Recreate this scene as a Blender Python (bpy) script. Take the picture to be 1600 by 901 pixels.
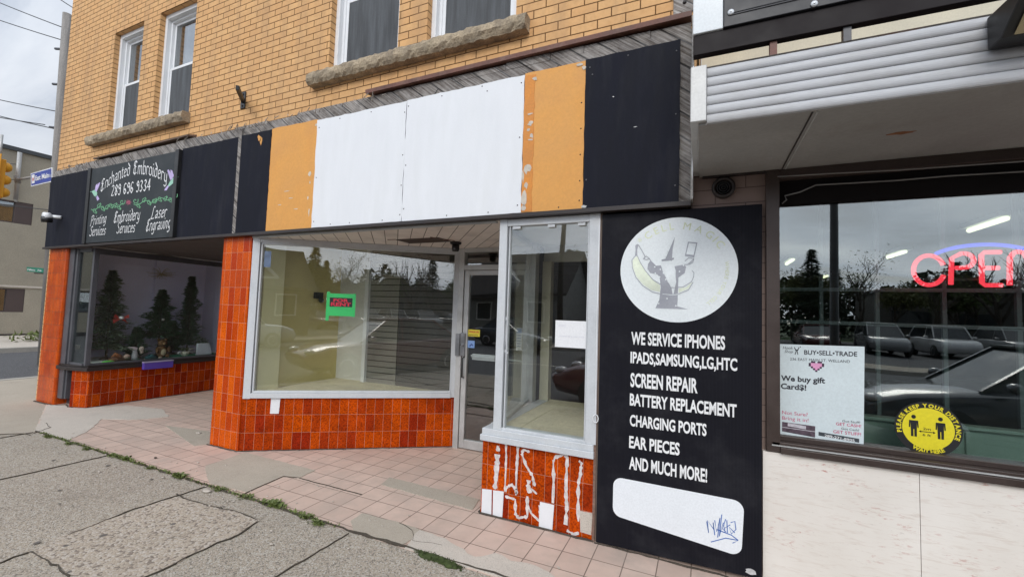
import bpy, bmesh, math, random
from mathutils import Vector, Matrix, Euler
R = math.radians
rnd = random.Random(7)
for o in list(bpy.data.objects): bpy.data.objects.remove(o)
scn = bpy.context.scene
COL = scn.collection
# ------------------------------------------------------------------ camera
YAW, PIT, ROL, FPX, HC = R(24.1195), R(3.2271), R(1.8530), 663.25, 1.6
def cam_axes():
    cy, sy, cp, sp, cr, sr = math.cos(YAW), math.sin(YAW), math.cos(PIT), math.sin(PIT), math.cos(ROL), math.sin(ROL)
    fw = Vector((-sy*cp, cy*cp, sp)); ri = Vector((cy, sy, 0)); up = ri.cross(fw)
    return ri*cr + up*sr, up*cr - ri*sr, fw
CR, CU, CF = cam_axes()
cd = bpy.data.cameras.new('camera'); cam = bpy.data.objects.new('camera', cd); COL.objects.link(cam)
cam.matrix_world = Matrix(((CR.x, CU.x, -CF.x, 0), (CR.y, CU.y, -CF.y, 0), (CR.z, CU.z, -CF.z, HC), (0, 0, 0, 1)))
cd.sensor_width = 36; cd.lens = FPX/1600*36; cd.clip_start = .05; cd.clip_end = 2000
scn.camera = cam
# ------------------------------------------------------------------ sky and sun (bright overcast, brighter towards the street side)
SUN_EL, SUN_AZ = R(36), R(172)          # azimuth clockwise from +y
SUND = Vector((math.sin(SUN_AZ)*math.cos(SUN_EL), math.cos(SUN_AZ)*math.cos(SUN_EL), math.sin(SUN_EL)))
wd = bpy.data.worlds.new("World"); scn.world = wd; wd.use_nodes = True
wt = wd.node_tree; wt.nodes.clear()
def wn(t, **k):
    n = wt.nodes.new(t)
    for a, b in k.items(): setattr(n, a, b)
    return n
sky = wn('ShaderNodeTexSky', sky_type='NISHITA', sun_disc=False, sun_elevation=SUN_EL, sun_rotation=SUN_AZ, air_density=1.0, dust_density=1.5)
tc = wn('ShaderNodeTexCoord'); sp = wn('ShaderNodeSeparateXYZ'); wt.links.new(tc.outputs['Generated'], sp.inputs[0])
mz = wn('ShaderNodeMath', operation='MAXIMUM'); wt.links.new(sp.outputs[2], mz.inputs[0]); mz.inputs[1].default_value = 0
az = wn('ShaderNodeMath', operation='ADD'); wt.links.new(mz.outputs[0], az.inputs[0]); az.inputs[1].default_value = .22
cx = wn('ShaderNodeCombineXYZ'); 
for i in (0, 1):
    d = wn('ShaderNodeMath', operation='DIVIDE'); wt.links.new(sp.outputs[i], d.inputs[0]); wt.links.new(az.outputs[0], d.inputs[1]); wt.links.new(d.outputs[0], cx.inputs[i])
mp = wn('ShaderNodeMapping'); mp.inputs['Scale'].default_value = (.55, 1.0, 1); mp.inputs['Location'].default_value = (1.3, .4, 0); wt.links.new(cx.outputs[0], mp.inputs[0])
n1 = wn('ShaderNodeTexNoise'); n1.inputs['Scale'].default_value = 1.1; n1.inputs['Detail'].default_value = 7; n1.inputs['Roughness'].default_value = .58; n1.inputs['Distortion'].default_value = .4
wt.links.new(mp.outputs[0], n1.inputs['Vector'])
cr = wn('ShaderNodeValToRGB'); wt.links.new(n1.outputs[0], cr.inputs[0])
cr.color_ramp.elements[0].position = .34; cr.color_ramp.elements[0].color = (4.6, 5.3, 6.5, 1)
cr.color_ramp.elements[1].position = .66; cr.color_ramp.elements[1].color = (9.4, 9.8, 10.4, 1)
mk = wn('ShaderNodeMapRange'); mk.inputs[1].default_value = .30; mk.inputs[2].default_value = .50; mk.inputs[3].default_value = .15; mk.inputs[4].default_value = 1.0; wt.links.new(n1.outputs[0], mk.inputs[0])
# clouds are brighter around the hidden sun
dp = wn('ShaderNodeVectorMath', operation='DOT_PRODUCT'); wt.links.new(tc.outputs['Generated'], dp.inputs[0]); dp.inputs[1].default_value = SUND
br = wn('ShaderNodeMapRange'); br.inputs[1].default_value = -.6; br.inputs[2].default_value = 1; br.inputs[3].default_value = .46; br.inputs[4].default_value = 2.0; wt.links.new(dp.outputs['Value'], br.inputs[0])
vm = wn('ShaderNodeVectorMath', operation='SCALE'); wt.links.new(cr.outputs[0], vm.inputs[0]); wt.links.new(br.outputs[0], vm.inputs['Scale'])
mx = wn('ShaderNodeMix', data_type='RGBA'); wt.links.new(mk.outputs[0], mx.inputs[0]); wt.links.new(sky.outputs[0], mx.inputs[6]); wt.links.new(vm.outputs[0], mx.inputs[7])
bg = wn('ShaderNodeBackground'); bg.inputs[1].default_value = .1; wt.links.new(mx.outputs[2], bg.inputs[0])
wo = wn('ShaderNodeOutputWorld'); wt.links.new(bg.outputs[0], wo.inputs[0])
sl = bpy.data.lights.new('sun', 'SUN'); sl.energy = 1.1; sl.angle = R(18); sl.color = (1, .96, .9)
so = bpy.data.objects.new('sun', sl); COL.objects.link(so); so.rotation_euler = SUND.to_track_quat('Z', 'Y').to_euler(); so.location = (0, -5, 20)
scn.render.engine = 'CYCLES'
scn.cycles.max_bounces = 10; scn.cycles.transparent_max_bounces = 16; scn.cycles.glossy_bounces = 4; scn.cycles.diffuse_bounces = 4
scn.view_settings.view_transform = 'Standard'; scn.view_settings.look = 'None'; scn.view_settings.gamma = 1
scn.view_settings.exposure = 0.12
# ------------------------------------------------------------------ measuring helper: a point of the photograph on a plane of the street
def ray(x, y): return CR*((x-800)/FPX) - CU*((y-450.5)/FPX) + CF
def onY(x, y, Y):
    d = ray(x, y); return Vector((0, 0, HC)) + d*(Y/d.y)
def onX(x, y, X):
    d = ray(x, y); return Vector((0, 0, HC)) + d*(X/d.x)
def onZ(x, y, Z=0):
    d = ray(x, y); return Vector((0, 0, HC)) + d*((Z-HC)/d.z)
# ------------------------------------------------------------------ mesh builder
class MB:
    def __init__(s): s.v = []; s.f = []; s.m = []; s.sm = []
    def add(s, vs, fs, mi=0, smooth=False):
        b = len(s.v); s.v += [Vector(p) for p in vs]
        for f in fs: s.f.append(tuple(b+i for i in f)); s.m.append(mi); s.sm.append(smooth)
        return s
    def box(s, x0, x1, y0, y1, z0, z1, mi=0):
        vs = [(x, y, z) for z in (z0, z1) for y in (y0, y1) for x in (x0, x1)]
        return s.add(vs, [(0, 2, 3, 1), (4, 5, 7, 6), (0, 1, 5, 4), (2, 6, 7, 3), (0, 4, 6, 2), (1, 3, 7, 5)], mi)
    def prism(s, pts, ex, mi=0, smooth=False):
        """polygon (3D points) swept by the vector ex"""
        n = len(pts); ex = Vector(ex); a = [Vector(p) for p in pts]; b = [p+ex for p in a]
        nrm = Vector((0, 0, 0))
        for i in range(n): nrm += a[i].cross(a[(i+1) % n])
        fl = nrm.dot(ex) > 0
        f0 = tuple(range(n)); f1 = tuple(range(n, 2*n))
        fs = [tuple(reversed(f0)) if fl else f0, f1 if fl else tuple(reversed(f1))]
        for i in range(n):
            j = (i+1) % n; q = (i, j, n+j, n+i); fs.append(q if fl else tuple(reversed(q)))
        return s.add(a+b, fs, mi, smooth)
    def bar(s, p, q, w, h, mi=0, up=(0, 0, 1)):
        p, q = Vector(p), Vector(q); t = (q-p).normalized(); up = Vector(up)
        if abs(t.dot(up)) > .95: up = Vector((1, 0, 0))
        sd = t.cross(up).normalized()*(w/2); u = sd.cross(t).normalized()*(h/2)
        return s.prism([p-sd-u, p+sd-u, p+sd+u, p-sd+u], q-p, mi)
    def tube(s, pts, r, n=8, mi=0, smooth=True):
        pts = [Vector(p) for p in pts]; rs = r if isinstance(r, (list, tuple)) else [r]*len(pts)
        vs = []; prev = None
        for i, p in enumerate(pts):
            t = (pts[min(i+1, len(pts)-1)] - pts[max(i-1, 0)]).normalized()
            if prev is None:
                a = Vector((0, 0, 1)) if abs(t.z) < .9 else Vector((1, 0, 0)); e = t.cross(a).normalized()
            else: e = (prev - t*prev.dot(t)).normalized()
            prev = e; g = t.cross(e)
            vs += [p + (e*math.cos(k*2*math.pi/n) + g*math.sin(k*2*math.pi/n))*rs[i] for k in range(n)]
        fs = []
        for i in range(len(pts)-1):
            for k in range(n):
                k2 = (k+1) % n; fs.append((i*n+k, i*n+k2, (i+1)*n+k2, (i+1)*n+k))
        fs += [tuple(reversed(range(n))), tuple(range((len(pts)-1)*n, len(pts)*n))]
        return s.add(vs, fs, mi, smooth)
    def lathe(s, prof, c=(0, 0, 0), n=20, axis='Z', mi=0, smooth=True):
        c = Vector(c); vs = []
        for (r, h) in prof:
            for k in range(n):
                a = 2*math.pi*k/n; x, y = r*math.cos(a), r*math.sin(a)
                vs.append(c + (Vector((x, y, h)) if axis == 'Z' else Vector((x, h, y)) if axis == 'Y' else Vector((h, x, y))))
        fs = []
        for i in range(len(prof)-1):
            for k in range(n):
                k2 = (k+1) % n; q = (i*n+k, i*n+k2, (i+1)*n+k2, (i+1)*n+k)
                fs.append(q if axis != 'Y' else tuple(reversed(q)))
        a0 = tuple(reversed(range(n))); a1 = tuple(range((len(prof)-1)*n, len(prof)*n))
        if axis == 'Y': a0, a1 = tuple(reversed(a0)), tuple(reversed(a1))
        fs += [a0, a1]
        return s.add(vs, fs, mi, smooth)
    def ball(s, c, r, n=12, mi=0, m=8):
        c = Vector(c); r = Vector(r) if hasattr(r, '__len__') else Vector((r, r, r)); vs = [c+Vector((0, 0, -r.z))]
        for i in range(1, m):
            t = -math.pi/2 + math.pi*i/m
            vs += [c+Vector((r.x*math.cos(t)*math.cos(2*math.pi*k/n), r.y*math.cos(t)*math.sin(2*math.pi*k/n), r.z*math.sin(t))) for k in range(n)]
        vs.append(c+Vector((0, 0, r.z))); L = len(vs)-1; fs = []
        for k in range(n):
            fs.append((0, 1+(k+1) % n, 1+k)); fs.append((L, L-n+k, L-n+(k+1) % n))
        for i in range(m-2):
            for k in range(n):
                a = 1+i*n; fs.append((a+k, a+(k+1) % n, a+n+(k+1) % n, a+n+k))
        return s.add(vs, fs, mi, True)
    def frame(s, x0, x1, z0, z1, y0, y1, wl, wr=None, wb=None, wt=None, mi=0):
        wr = wl if wr is None else wr; wb = wl if wb is None else wb; wt = wl if wt is None else wt
        s.box(x0, x0+wl, y0, y1, z0, z1, mi); s.box(x1-wr, x1, y0, y1, z0, z1, mi)
        s.box(x0+wl, x1-wr, y0, y1, z0, z0+wb, mi); s.box(x0+wl, x1-wr, y0, y1, z1-wt, z1, mi); return s
    def xform(s, M):
        s.v = [M @ p for p in s.v]; return s
    def mesh(s, name, mats, off=Vector((0, 0, 0)), tri=False):
        me = bpy.data.meshes.new(name); me.from_pydata([p-off for p in s.v], [], s.f)
        for m in (mats if isinstance(mats, (list, tuple)) else [mats]): me.materials.append(m)
        me.polygons.foreach_set('material_index', s.m); me.polygons.foreach_set('use_smooth', s.sm)
        uv = me.uv_layers.new(name='UVMap').data
        for p in me.polygons:
            n = p.normal
            if abs(n.z) > .8: t, b = Vector((1, 0, 0)), Vector((0, 1, 0))
            else: t = Vector((-n.y, n.x, 0)).normalized(); b = Vector((0, 0, 1))
            for li in p.loop_indices:
                q = s.v[me.loops[li].vertex_index]; uv[li].uv = (q.dot(t), q.dot(b))
        me.update(); return me
def bevel(o, w=.003, seg=2):
    b = o.modifiers.new('bevel', 'BEVEL'); b.width = w; b.segments = seg; b.limit_method = 'ANGLE'; b.angle_limit = R(40); return o
def thing(name, label, cat, loc=(0, 0, 0), group=None):
    o = bpy.data.objects.new(name, None); COL.objects.link(o); o.location = loc; o.empty_display_size = .1
    o['label'] = label; o['category'] = cat
    if group: o['group'] = group
    return o
def part(name, mb, mat, parent, label=None, bev=0):
    o = bpy.data.objects.new(name, mb.mesh(name, mat)); COL.objects.link(o); o.parent = parent
    if parent.parent is None: o.matrix_parent_inverse = Matrix.Translation(-(Vector(parent.location)))
    if label: o['label'] = label
    if bev: bevel(o, bev)
    return o
def solo(name, mb, mat, label=None, cat=None, group=None, bev=0, kind=None):
    xs = [p.x for p in mb.v]; ys = [p.y for p in mb.v]; zs = [p.z for p in mb.v]
    off = Vector(((min(xs)+max(xs))/2, (min(ys)+max(ys))/2, min(zs)))
    o = bpy.data.objects.new(name, mb.mesh(name, mat, off)); COL.objects.link(o); o.location = off
    if label: o['label'] = label
    if cat: o['category'] = cat
    if group: o['group'] = group
    if kind: o['kind'] = kind
    if bev: bevel(o, bev)
    return o
def sub_of(top, name, mb, mat, label=None, bev=0):
    """part of a thing that is itself one mesh (made by solo)"""
    o = bpy.data.objects.new(name, mb.mesh(name, mat)); COL.objects.link(o); o.parent = top
    o.matrix_parent_inverse = Matrix.Translation(-(Vector(top.location)))
    if label: o['label'] = label
    if bev: bevel(o, bev)
    return o
def dup(root, loc=None, rz=None, label=None, scale=None):
    r = root.copy(); COL.objects.link(r)
    if loc is not None: r.location = loc
    if rz is not None: r.rotation_euler = (0, 0, rz)
    if scale is not None: r.scale = (scale,)*3
    if label: r['label'] = label
    for ch in root.children:
        c = ch.copy(); COL.objects.link(c); c.parent = r
        for g in ch.children:
            d = g.copy(); COL.objects.link(d); d.parent = c
    return r
# ------------------------------------------------------------------ materials
def mat(name):
    m = bpy.data.materials.new(name); m.use_nodes = True; t = m.node_tree; t.nodes.clear()
    out = t.nodes.new('ShaderNodeOutputMaterial'); return m, t, out
class N:
    """tiny node helper"""
    def __init__(s, t): s.t = t
    def new(s, ty, ins=None, **k):
        n = s.t.nodes.new(ty)
        for a, b in k.items(): setattr(n, a, b)
        for a, b in (ins or {}).items():
            if hasattr(b, 'is_linked') or isinstance(b, bpy.types.NodeSocket): s.t.links.new(b, n.inputs[a])
            else: n.inputs[a].default_value = b
        return n
    def mixc(s, f, a, b, bt='MIX'):
        n = s.new('ShaderNodeMix', data_type='RGBA', blend_type=bt)
        for i, v in ((0, f), (6, a), (7, b)):
            if isinstance(v, bpy.types.NodeSocket): s.t.links.new(v, n.inputs[i])
            else: n.inputs[i].default_value = v if i == 0 else (*v[:3], 1)
        return n.outputs[2]
    def noise(s, vec, sc, det=4, ro=.55, dist=0):
        return s.new('ShaderNodeTexNoise', {'Vector': vec, 'Scale': sc, 'Detail': det, 'Roughness': ro, 'Distortion': dist}).outputs[0]
    def ramp(s, v, a, b, lo=0, hi=1):
        return s.new('ShaderNodeMapRange', {0: v, 1: a, 2: b, 3: lo, 4: hi}).outputs[0]
    def math(s, op, a, b):
        return s.new('ShaderNodeMath', {0: a, 1: b}, operation=op).outputs[0]
    def bump(s, h, st, di=.01, nrm=None):
        i = {'Height': h, 'Strength': st, 'Distance': di}
        if nrm is not None: i['Normal'] = nrm
        return s.new('ShaderNodeBump', i).outputs[0]
    def mapping(s, vec, sc=(1, 1, 1), rot=(0, 0, 0), loc=(0, 0, 0)):
        return s.new('ShaderNodeMapping', {'Vector': vec, 'Scale': sc, 'Rotation': rot, 'Location': loc}).outputs[0]
def sc(c, k): return tuple(min(1, x*k) for x in c[:3])
def pbr(name, col, rough=.6, var=.18, vs=4, fine=.05, fs=90, bump=.03, bd=.001, metal=0, spec=.5, coat=0, dirt=None, dirtamt=.0, dirts=2.0, stretch=(1, 1, 1), rvar=.12):
    m, t, out = mat(name); n = N(t)
    co = n.new('ShaderNodeTexCoord').outputs['Object']; co = n.mapping(co, stretch)
    a = n.noise(co, vs, 5); b = n.noise(co, fs, 3)
    c = n.mixc(n.ramp(a, .3, .7), sc(col, 1-var), sc(col, 1+var))
    c = n.mixc(n.ramp(b, .3, .7, 0, 1), c, n.mixc(1.0, c, sc((1, 1, 1), 1-fine*2), 'MULTIPLY'))
    if dirt:
        d = n.noise(co, dirts, 8, .65); c = n.mixc(n.ramp(d, .5, .68, 0, dirtamt), c, dirt)
    p = n.new('ShaderNodeBsdfPrincipled', {'Base Color': c, 'Metallic': metal, 'Specular IOR Level': spec, 'Coat Weight': coat, 'Coat Roughness': .05})
    t.links.new(n.ramp(a, .3, .7, max(.02, rough-rvar), min(1, rough+rvar)), p.inputs['Roughness'])
    if bump: t.links.new(n.bump(b, bump, bd), p.inputs['Normal'])
    t.links.new(p.outputs[0], out.inputs[0]); return m
def tiles(name, c1, c2, mortar, w, h, ms, off=.0, rough=.5, mot=None, motamt=.0, mots=90, bump=.6, bd=.004, rot=0, loc=(0, 0), bias=0, spec=.5, coat=0, dirt=None, dirtamt=0, dirts=3, grain=None, smooth=.1, wob=0, fine=.25, dst=(1, 1, 1)):
    m, t, out = mat(name); n = N(t)
    tcn = n.new('ShaderNodeTexCoord'); uv = n.mapping(tcn.outputs['UV'], rot=(0, 0, rot), loc=(loc[0], loc[1], 0)); ob = tcn.outputs['Object']
    if wob:
        wv = n.new('ShaderNodeTexNoise', {'Vector': ob, 'Scale': 6.0, 'Detail': 3}).outputs['Color']
        uv = n.new('ShaderNodeVectorMath', {0: uv, 1: n.new('ShaderNodeVectorMath', {0: wv, 'Scale': wob}, operation='SCALE').outputs[0]}, operation='ADD').outputs[0]
    b = n.new('ShaderNodeTexBrick', {'Vector': uv, 'Color1': (*c1, 1), 'Color2': (*c2, 1), 'Mortar': (*mortar, 1), 'Scale': 1.0, 'Mortar Size': ms, 'Mortar Smooth': smooth, 'Bias': bias, 'Brick Width': w, 'Row Height': h}, offset=off, squash=1.0)
    c = b.outputs['Color']; fac = b.outputs['Fac']
    if mot:
        q = n.noise(ob, mots, 4, .6); c = n.mixc(n.math('MULTIPLY', n.ramp(q, .42, .66, 0, motamt), n.math('SUBTRACT', 1.0, fac)), c, mot)
    if grain:
        g = n.noise(n.mapping(uv, grain), 1.0, 6, .65); c = n.mixc(n.ramp(g, .35, .7, 0, 1), n.mixc(1.0, c, (.45, .43, .42), 'MULTIPLY'), n.mixc(.25, c, (1, 1, 1), 'MIX'))
    f2 = n.noise(ob, 7, 6, .6); c = n.mixc(n.ramp(f2, .3, .7), n.mixc(1.0, c, (1-fine,)*3, 'MULTIPLY'), c)
    if dirt:
        d = n.noise(n.mapping(ob, dst), dirts, 8, .65); c = n.mixc(n.ramp(d, .48, .68, 0, dirtamt), c, dirt)
    p = n.new('ShaderNodeBsdfPrincipled', {'Base Color': c, 'Specular IOR Level': spec, 'Coat Weight': coat, 'Coat Roughness': .06})
    t.links.new(n.math('ADD', n.ramp(f2, .3, .7, rough-.08, rough+.1), n.math('MULTIPLY', fac, .25)), p.inputs['Roughness'])
    inv = n.math('SUBTRACT', 1.0, fac); fn = n.noise(ob, 160, 3)
    hgt = n.math('ADD', inv, n.math('MULTIPLY', fn, .12))
    if grain: hgt = n.math('ADD', hgt, n.math('MULTIPLY', g, .7))
    t.links.new(n.bump(hgt, bump, bd), p.inputs['Normal'])
    t.links.new(p.outputs[0], out.inputs[0]); return m
def glass(name, ior=1.6, tint=(.92, .96, .94), rough=0.0, dust=.0):
    m, t, out = mat(name); n = N(t)
    ge = n.new('ShaderNodeNewGeometry').outputs['Backfacing']
    fr = n.new('ShaderNodeFresnel', {'IOR': n.ramp(ge, 0, 1, ior, 1/ior)}).outputs[0]
    co = n.new('ShaderNodeTexCoord').outputs['Object']
    wv = n.noise(co, 1.3, 1, .4)
    gl = n.new('ShaderNodeBsdfGlossy', {'Color': (1, 1, 1, 1), 'Roughness': rough, 'Normal': n.bump(wv, .12, .02)})
    tr = n.new('ShaderNodeBsdfTransparent', {'Color': (*tint, 1)})
    a = n.new('ShaderNodeMixShader', {0: fr, 1: tr.outputs[0], 2: gl.outputs[0]}).outputs[0]
    if dust:
        d = n.noise(co, 3, 6, .65); df = n.new('ShaderNodeBsdfDiffuse', {'Color': (.55, .56, .52, 1)}).outputs[0]
        a = n.new('ShaderNodeMixShader', {0: n.ramp(d, .35, .75, dust*.3, dust), 1: a, 2: df}).outputs[0]
    t.links.new(a, out.inputs[0]); return m
def glow(name, col, st):
    m, t, out = mat(name); e = t.nodes.new('ShaderNodeEmission'); e.inputs[0].default_value = (*col, 1); e.inputs[1].default_value = st
    t.links.new(e.outputs[0], out.inputs[0]); return m
def concrete(name, col, agg=.5, s=140, bump=.5, patch=.12, rough=.85, light=(.55, .52, .47), dark=(.12, .11, .10)):
    m, t, out = mat(name); n = N(t); co = n.new('ShaderNodeTexCoord').outputs['Object']
    v = n.new('ShaderNodeTexVoronoi', {'Vector': co, 'Scale': s}); big = n.noise(co, 1.1, 7, .6); mid = n.noise(co, 9, 6, .6); fi = n.noise(co, 260, 3, .6)
    c = n.mixc(n.ramp(big, .3, .7), sc(col, 1-patch), sc(col, 1+patch))
    c = n.mixc(n.ramp(mid, .3, .7, 0, .5), c, sc(col, .86))
    sp = n.new('ShaderNodeSeparateColor', {0: v.outputs['Color']}).outputs[0]
    c = n.mixc(n.math('MULTIPLY', n.ramp(sp, .72, .80), agg), c, light)
    c = n.mixc(n.math('MULTIPLY', n.ramp(sp, .22, .16), agg), c, dark)
    c = n.mixc(n.ramp(fi, .35, .65, 0, .4), c, sc(col, .7))
    st = n.noise(n.mapping(co, loc=(3, 8, 1)), 2.3, 9, .7); c = n.mixc(n.ramp(st, .58, .70, 0, .35), c, sc(col, .55))
    p = n.new('ShaderNodeBsdfPrincipled', {'Base Color': c, 'Roughness': rough, 'Specular IOR Level': .25})
    h = n.math('ADD', n.math('MULTIPLY', v.outputs['Distance'], -1.0), n.math('ADD', fi, n.math('MULTIPLY', mid, .6)))
    t.links.new(n.bump(h, bump, .004), p.inputs['Normal']); t.links.new(p.outputs[0], out.inputs[0]); return m
M = {}
M['brick'] = tiles('brick', (.74, .44, .20), (.68, .385, .17), (.15, .075, .028), .215, .0735, .0046, off=.5, rough=.75, mot=(.62, .34, .14), motamt=.5, mots=30, bump=.9, bd=.006, spec=.25, dirt=(.36, .22, .12), dirtamt=.45, dirts=1.6, dst=(2.2, 2.2, .35), wob=.004, fine=.14)
M['tile'] = tiles('orange_tile', (.80, .130, .001), (.48, .042, .001), (.66, .36, .24), .1, .198, .0014, rough=.22, mot=(.20, .016, .003), motamt=.6, mots=70, bump=.5, bd=.003, coat=.0, spec=.10, fine=.2, loc=(.02, 0))
M['tile_low'] = tiles('orange_tile_base', (.72, .098, .001), (.34, .022, .004), (.60, .30, .20), .097, .193, .0014, rough=.22, mot=(.11, .010, .003), motamt=.75, mots=75, bump=.5, bd=.003, coat=.0, spec=.10, fine=.35)
M['floor_tile'] = tiles('pink_floor_tile', (.66, .50, .415), (.58, .435, .36), (.20, .15, .12), .2, .205, .0036, rough=.6, mot=(.46, .36, .30), motamt=.5, mots=14, bump=.5, bd=.003, loc=(.05, .205*15-3.08+.003), dirt=(.38, .32, .275), dirtamt=.5, dirts=2.4, spec=.3, fine=.16)
M['wood'] = tiles('weathered_wood', (.42, .375, .33), (.28, .245, .215), (.04, .032, .027), 3.0, .135, .006, off=.3, rough=.85, bump=1.0, bd=.012, rot=R(38), grain=(3, 70, 1), mot=(.08, .05, .035), motamt=.6, mots=9, spec=.2, smooth=.3)
M['soffit'] = tiles('soffit_boards', (.80, .735, .68), (.76, .69, .63), (.14, .115, .09), 6.0, .128, .0035, rough=.6, bump=.8, bd=.006, rot=R(-129.5), dirt=(.33, .28, .24), dirtamt=.4, fine=.12)
M['stone'] = pbr('rock_face_stone', (.40, .32, .22), .9, .35, 9, .2, 60, .9, .01, dirt=(.14, .11, .085), dirtamt=.5, dirts=6)
M['black'] = pbr('black_sign_sheet', (.0135, .0145, .0225), .72, .25, 3, .1, 120, .08, .001, spec=.12, dirt=(.05, .05, .058), dirtamt=.22, dirts=2.2, stretch=(2.5, 2.5, .5))
M['orange'] = pbr('orange_painted_board', (.70, .33, .075), .6, .06, 3, .05, 60, .2, .001, dirt=(.55, .22, .05), dirtamt=.25, dirts=2.5)
M['orange_deep'] = pbr('deep_orange_painted_strip', (.66, .25, .04), .6, .1, 5, .08, 60, .4, .002)
M['white'] = pbr('white_painted_board', (.75, .76, .78), .5, .03, 2.5, .02, 80, .12, .001, dirt=(.68, .69, .69), dirtamt=.35, dirts=2, stretch=(3, 3, .7))
M['alu'] = pbr('grey_white_aluminium', (.50, .50, .49), .42, .12, 6, .05, 80, .06, .001, metal=.25, dirt=(.30, .28, .25), dirtamt=.35, dirts=5)
M['alu_cool'] = pbr('pale_painted_frame', (.58, .60, .62), .5, .1, 6, .05, 80, .06, .001, dirt=(.36, .34, .31), dirtamt=.3, dirts=6)
M['vinyl'] = pbr('white_vinyl', (.78, .79, .80), .4, .03, 5, .02, 80, .03, .001)
M['dirt_shade'] = pbr('wall_foot_dirt_and_shade', (.085, .068, .052), .95, .35, 14, .2, 60, .3)
M['dark_brown'] = pbr('dark_brown_metal', (.028, .020, .018), .45, .2, 5, .1, 80, .05, .001)
M['brown'] = pbr('brown_flashing', (.17, .075, .055), .55, .25, 6, .1, 60, .2, .002, dirt=(.26, .16, .12), dirtamt=.5, dirts=9)
M['bronze'] = pbr('bronze_window_frame', (.060, .042, .036), .4, .15, 5, .08, 80, .05, .001, metal=.2)
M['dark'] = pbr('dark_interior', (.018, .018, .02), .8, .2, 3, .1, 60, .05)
M['grey_frame'] = pbr('dark_grey_frame', (.085, .085, .095), .45, .15, 5, .08, 80, .05, .001)
M['rubber'] = pbr('black_plastic', (.012, .012, .013), .45, .1, 5, .05, 80, .05)
M['lilac_wall'] = pbr('lilac_white_wall', (.78, .77, .95), .8, .05, 2, .03, 60, .05)
M['cream_wall'] = pbr('yellow_cream_wall', (.66, .56, .24), .8, .07, 2, .03, 60, .08, dirt=(.30, .25, .13), dirtamt=.3)
M['grey_wall'] = pbr('grey_white_wall', (.68, .67, .62), .8, .06, 2, .03, 60, .05)
M['cream_floor'] = pbr('worn_cream_platform', (.76, .68, .47), .7, .12, 4, .12, 45, .2, .002, dirt=(.34, .28, .17), dirtamt=.5, dirts=5)
M['clear'] = glass('window_glass', 2.0, (.955, .975, .96), dust=.006)
M['display_glass'] = glass('display_glass', 1.45, (.985, .99, .985), dust=.004)
M['clear_dusty'] = glass('dusty_window_glass', 1.95, (.955, .97, .955), dust=.012)
M['mirror_glass'] = glass('upper_window_glass', 3.2, (.55, .6, .62))
M['shop_glass'] = glass('shop_window_glass', 2.3, (.72, .80, .78))
M['walk'] = concrete('aggregate_sidewalk', (.41, .355, .285), .75, 120, .9)
M['patch_rough'] = concrete('rough_patched_concrete', (.47, .40, .32), .85, 70, 1.0, light=(.55, .50, .44), dark=(.17, .14, .12))
M['cement'] = concrete('smooth_cement', (.45, .395, .32), .25, 260, .35)
M['cement_pale'] = concrete('pale_cement', (.58, .52, .45), .25, 200, .35, light=(.6, .58, .53))
M['asphalt'] = concrete('asphalt', (.105, .105, .11), .6, 90, .7, light=(.22, .22, .22), dark=(.04, .04, .04))
M['kerb'] = concrete('kerb_concrete', (.42, .40, .36), .3, 160, .4)
M['groove'] = pbr('dirt_in_crack', (.085, .070, .052), .95, .3, 20, .2, 90, .4)
M['grass'] = pbr('grass', (.06, .10, .03), .9, .4, 3, .2, 60, .6, .02)
M['leaf'] = pbr('weed_leaf', (.13, .165, .04), .6, .35, 12, .1, 60, .1)
M['moss'] = pbr('moss', (.060, .085, .022), .95, .4, 30, .2, 200, .8, .006)
M['txt_white'] = pbr('white_lettering', (.80, .80, .80), .5, .03, 4, .02, 60, 0)
# ------------------------------------------------------------------ ground
def sheet(pts, z0, z1):
    a = MB(); return a.prism([(x, y, z0) for x, y in pts], (0, 0, z1-z0))
def structure(name, mb, m): return solo(name, mb, m, kind='structure')
g = structure('ground', sheet([(-300, -300), (300, -300), (300, 300), (-300, 300)], -.6, -.16), M['grass'])
road = structure('main_road', sheet([(-120, -13.2), (120, -13.2), (120, -.95), (-120, -.95)], -.3, -.125), M['asphalt'])
structure('side_street', sheet([(-19.3, -.95), (-12.3, -.95), (-12.3, 80), (-19.3, 80)], -.3, -.125), M['asphalt'])
structure('parking_lot', sheet([(-12, -38), (60, -38), (60, -15.4), (-12, -15.4)], -.3, -.11), M['asphalt'])
structure('far_sidewalk', sheet([(-120, -15.4), (120, -15.4), (120, -13.35), (-120, -13.35)], -.3, 0), M['cement'])
structure('far_kerb', sheet([(-120, -13.35), (120, -13.35), (120, -13.2), (-120, -13.2)], -.3, .01), M['kerb'])
structure('near_kerb', sheet([(-12.1, -.95), (60, -.95), (60, -.8), (-12.1, -.8)], -.3, .004), M['kerb'])
structure('side_kerb', sheet([(-12.3, -.95), (-12.1, -.95), (-12.1, 60), (-12.3, 60)], -.3, .005), M['kerb'])
structure('opposite_kerb', sheet([(-19.5, -.95), (-19.3, -.95), (-19.3, 80), (-19.5, 80)], -.3, .02), M['kerb'])
structure('opposite_pavement', sheet([(-21.6, -.95), (-19.5, -.95), (-19.5, 80), (-21.6, 80)], -.3, .0), M['cement_pale'])
structure('grass_strip', sheet([(-25.9, -.95), (-21.6, -.95), (-21.6, 80), (-25.9, 80)], -.3, -.01), M['cement_pale'])
for i, x in enumerate((-10, -2, 6, 14, 22)): pass
lm = MB()
for x in range(-60, 60, 6): lm.box(x, x+3, -7.15, -7.03, -.13, -.121)
solo('lane_marking', lm, pbr('road_paint', (.65, .62, .5), .7, .15, 6), kind='structure')

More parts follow.
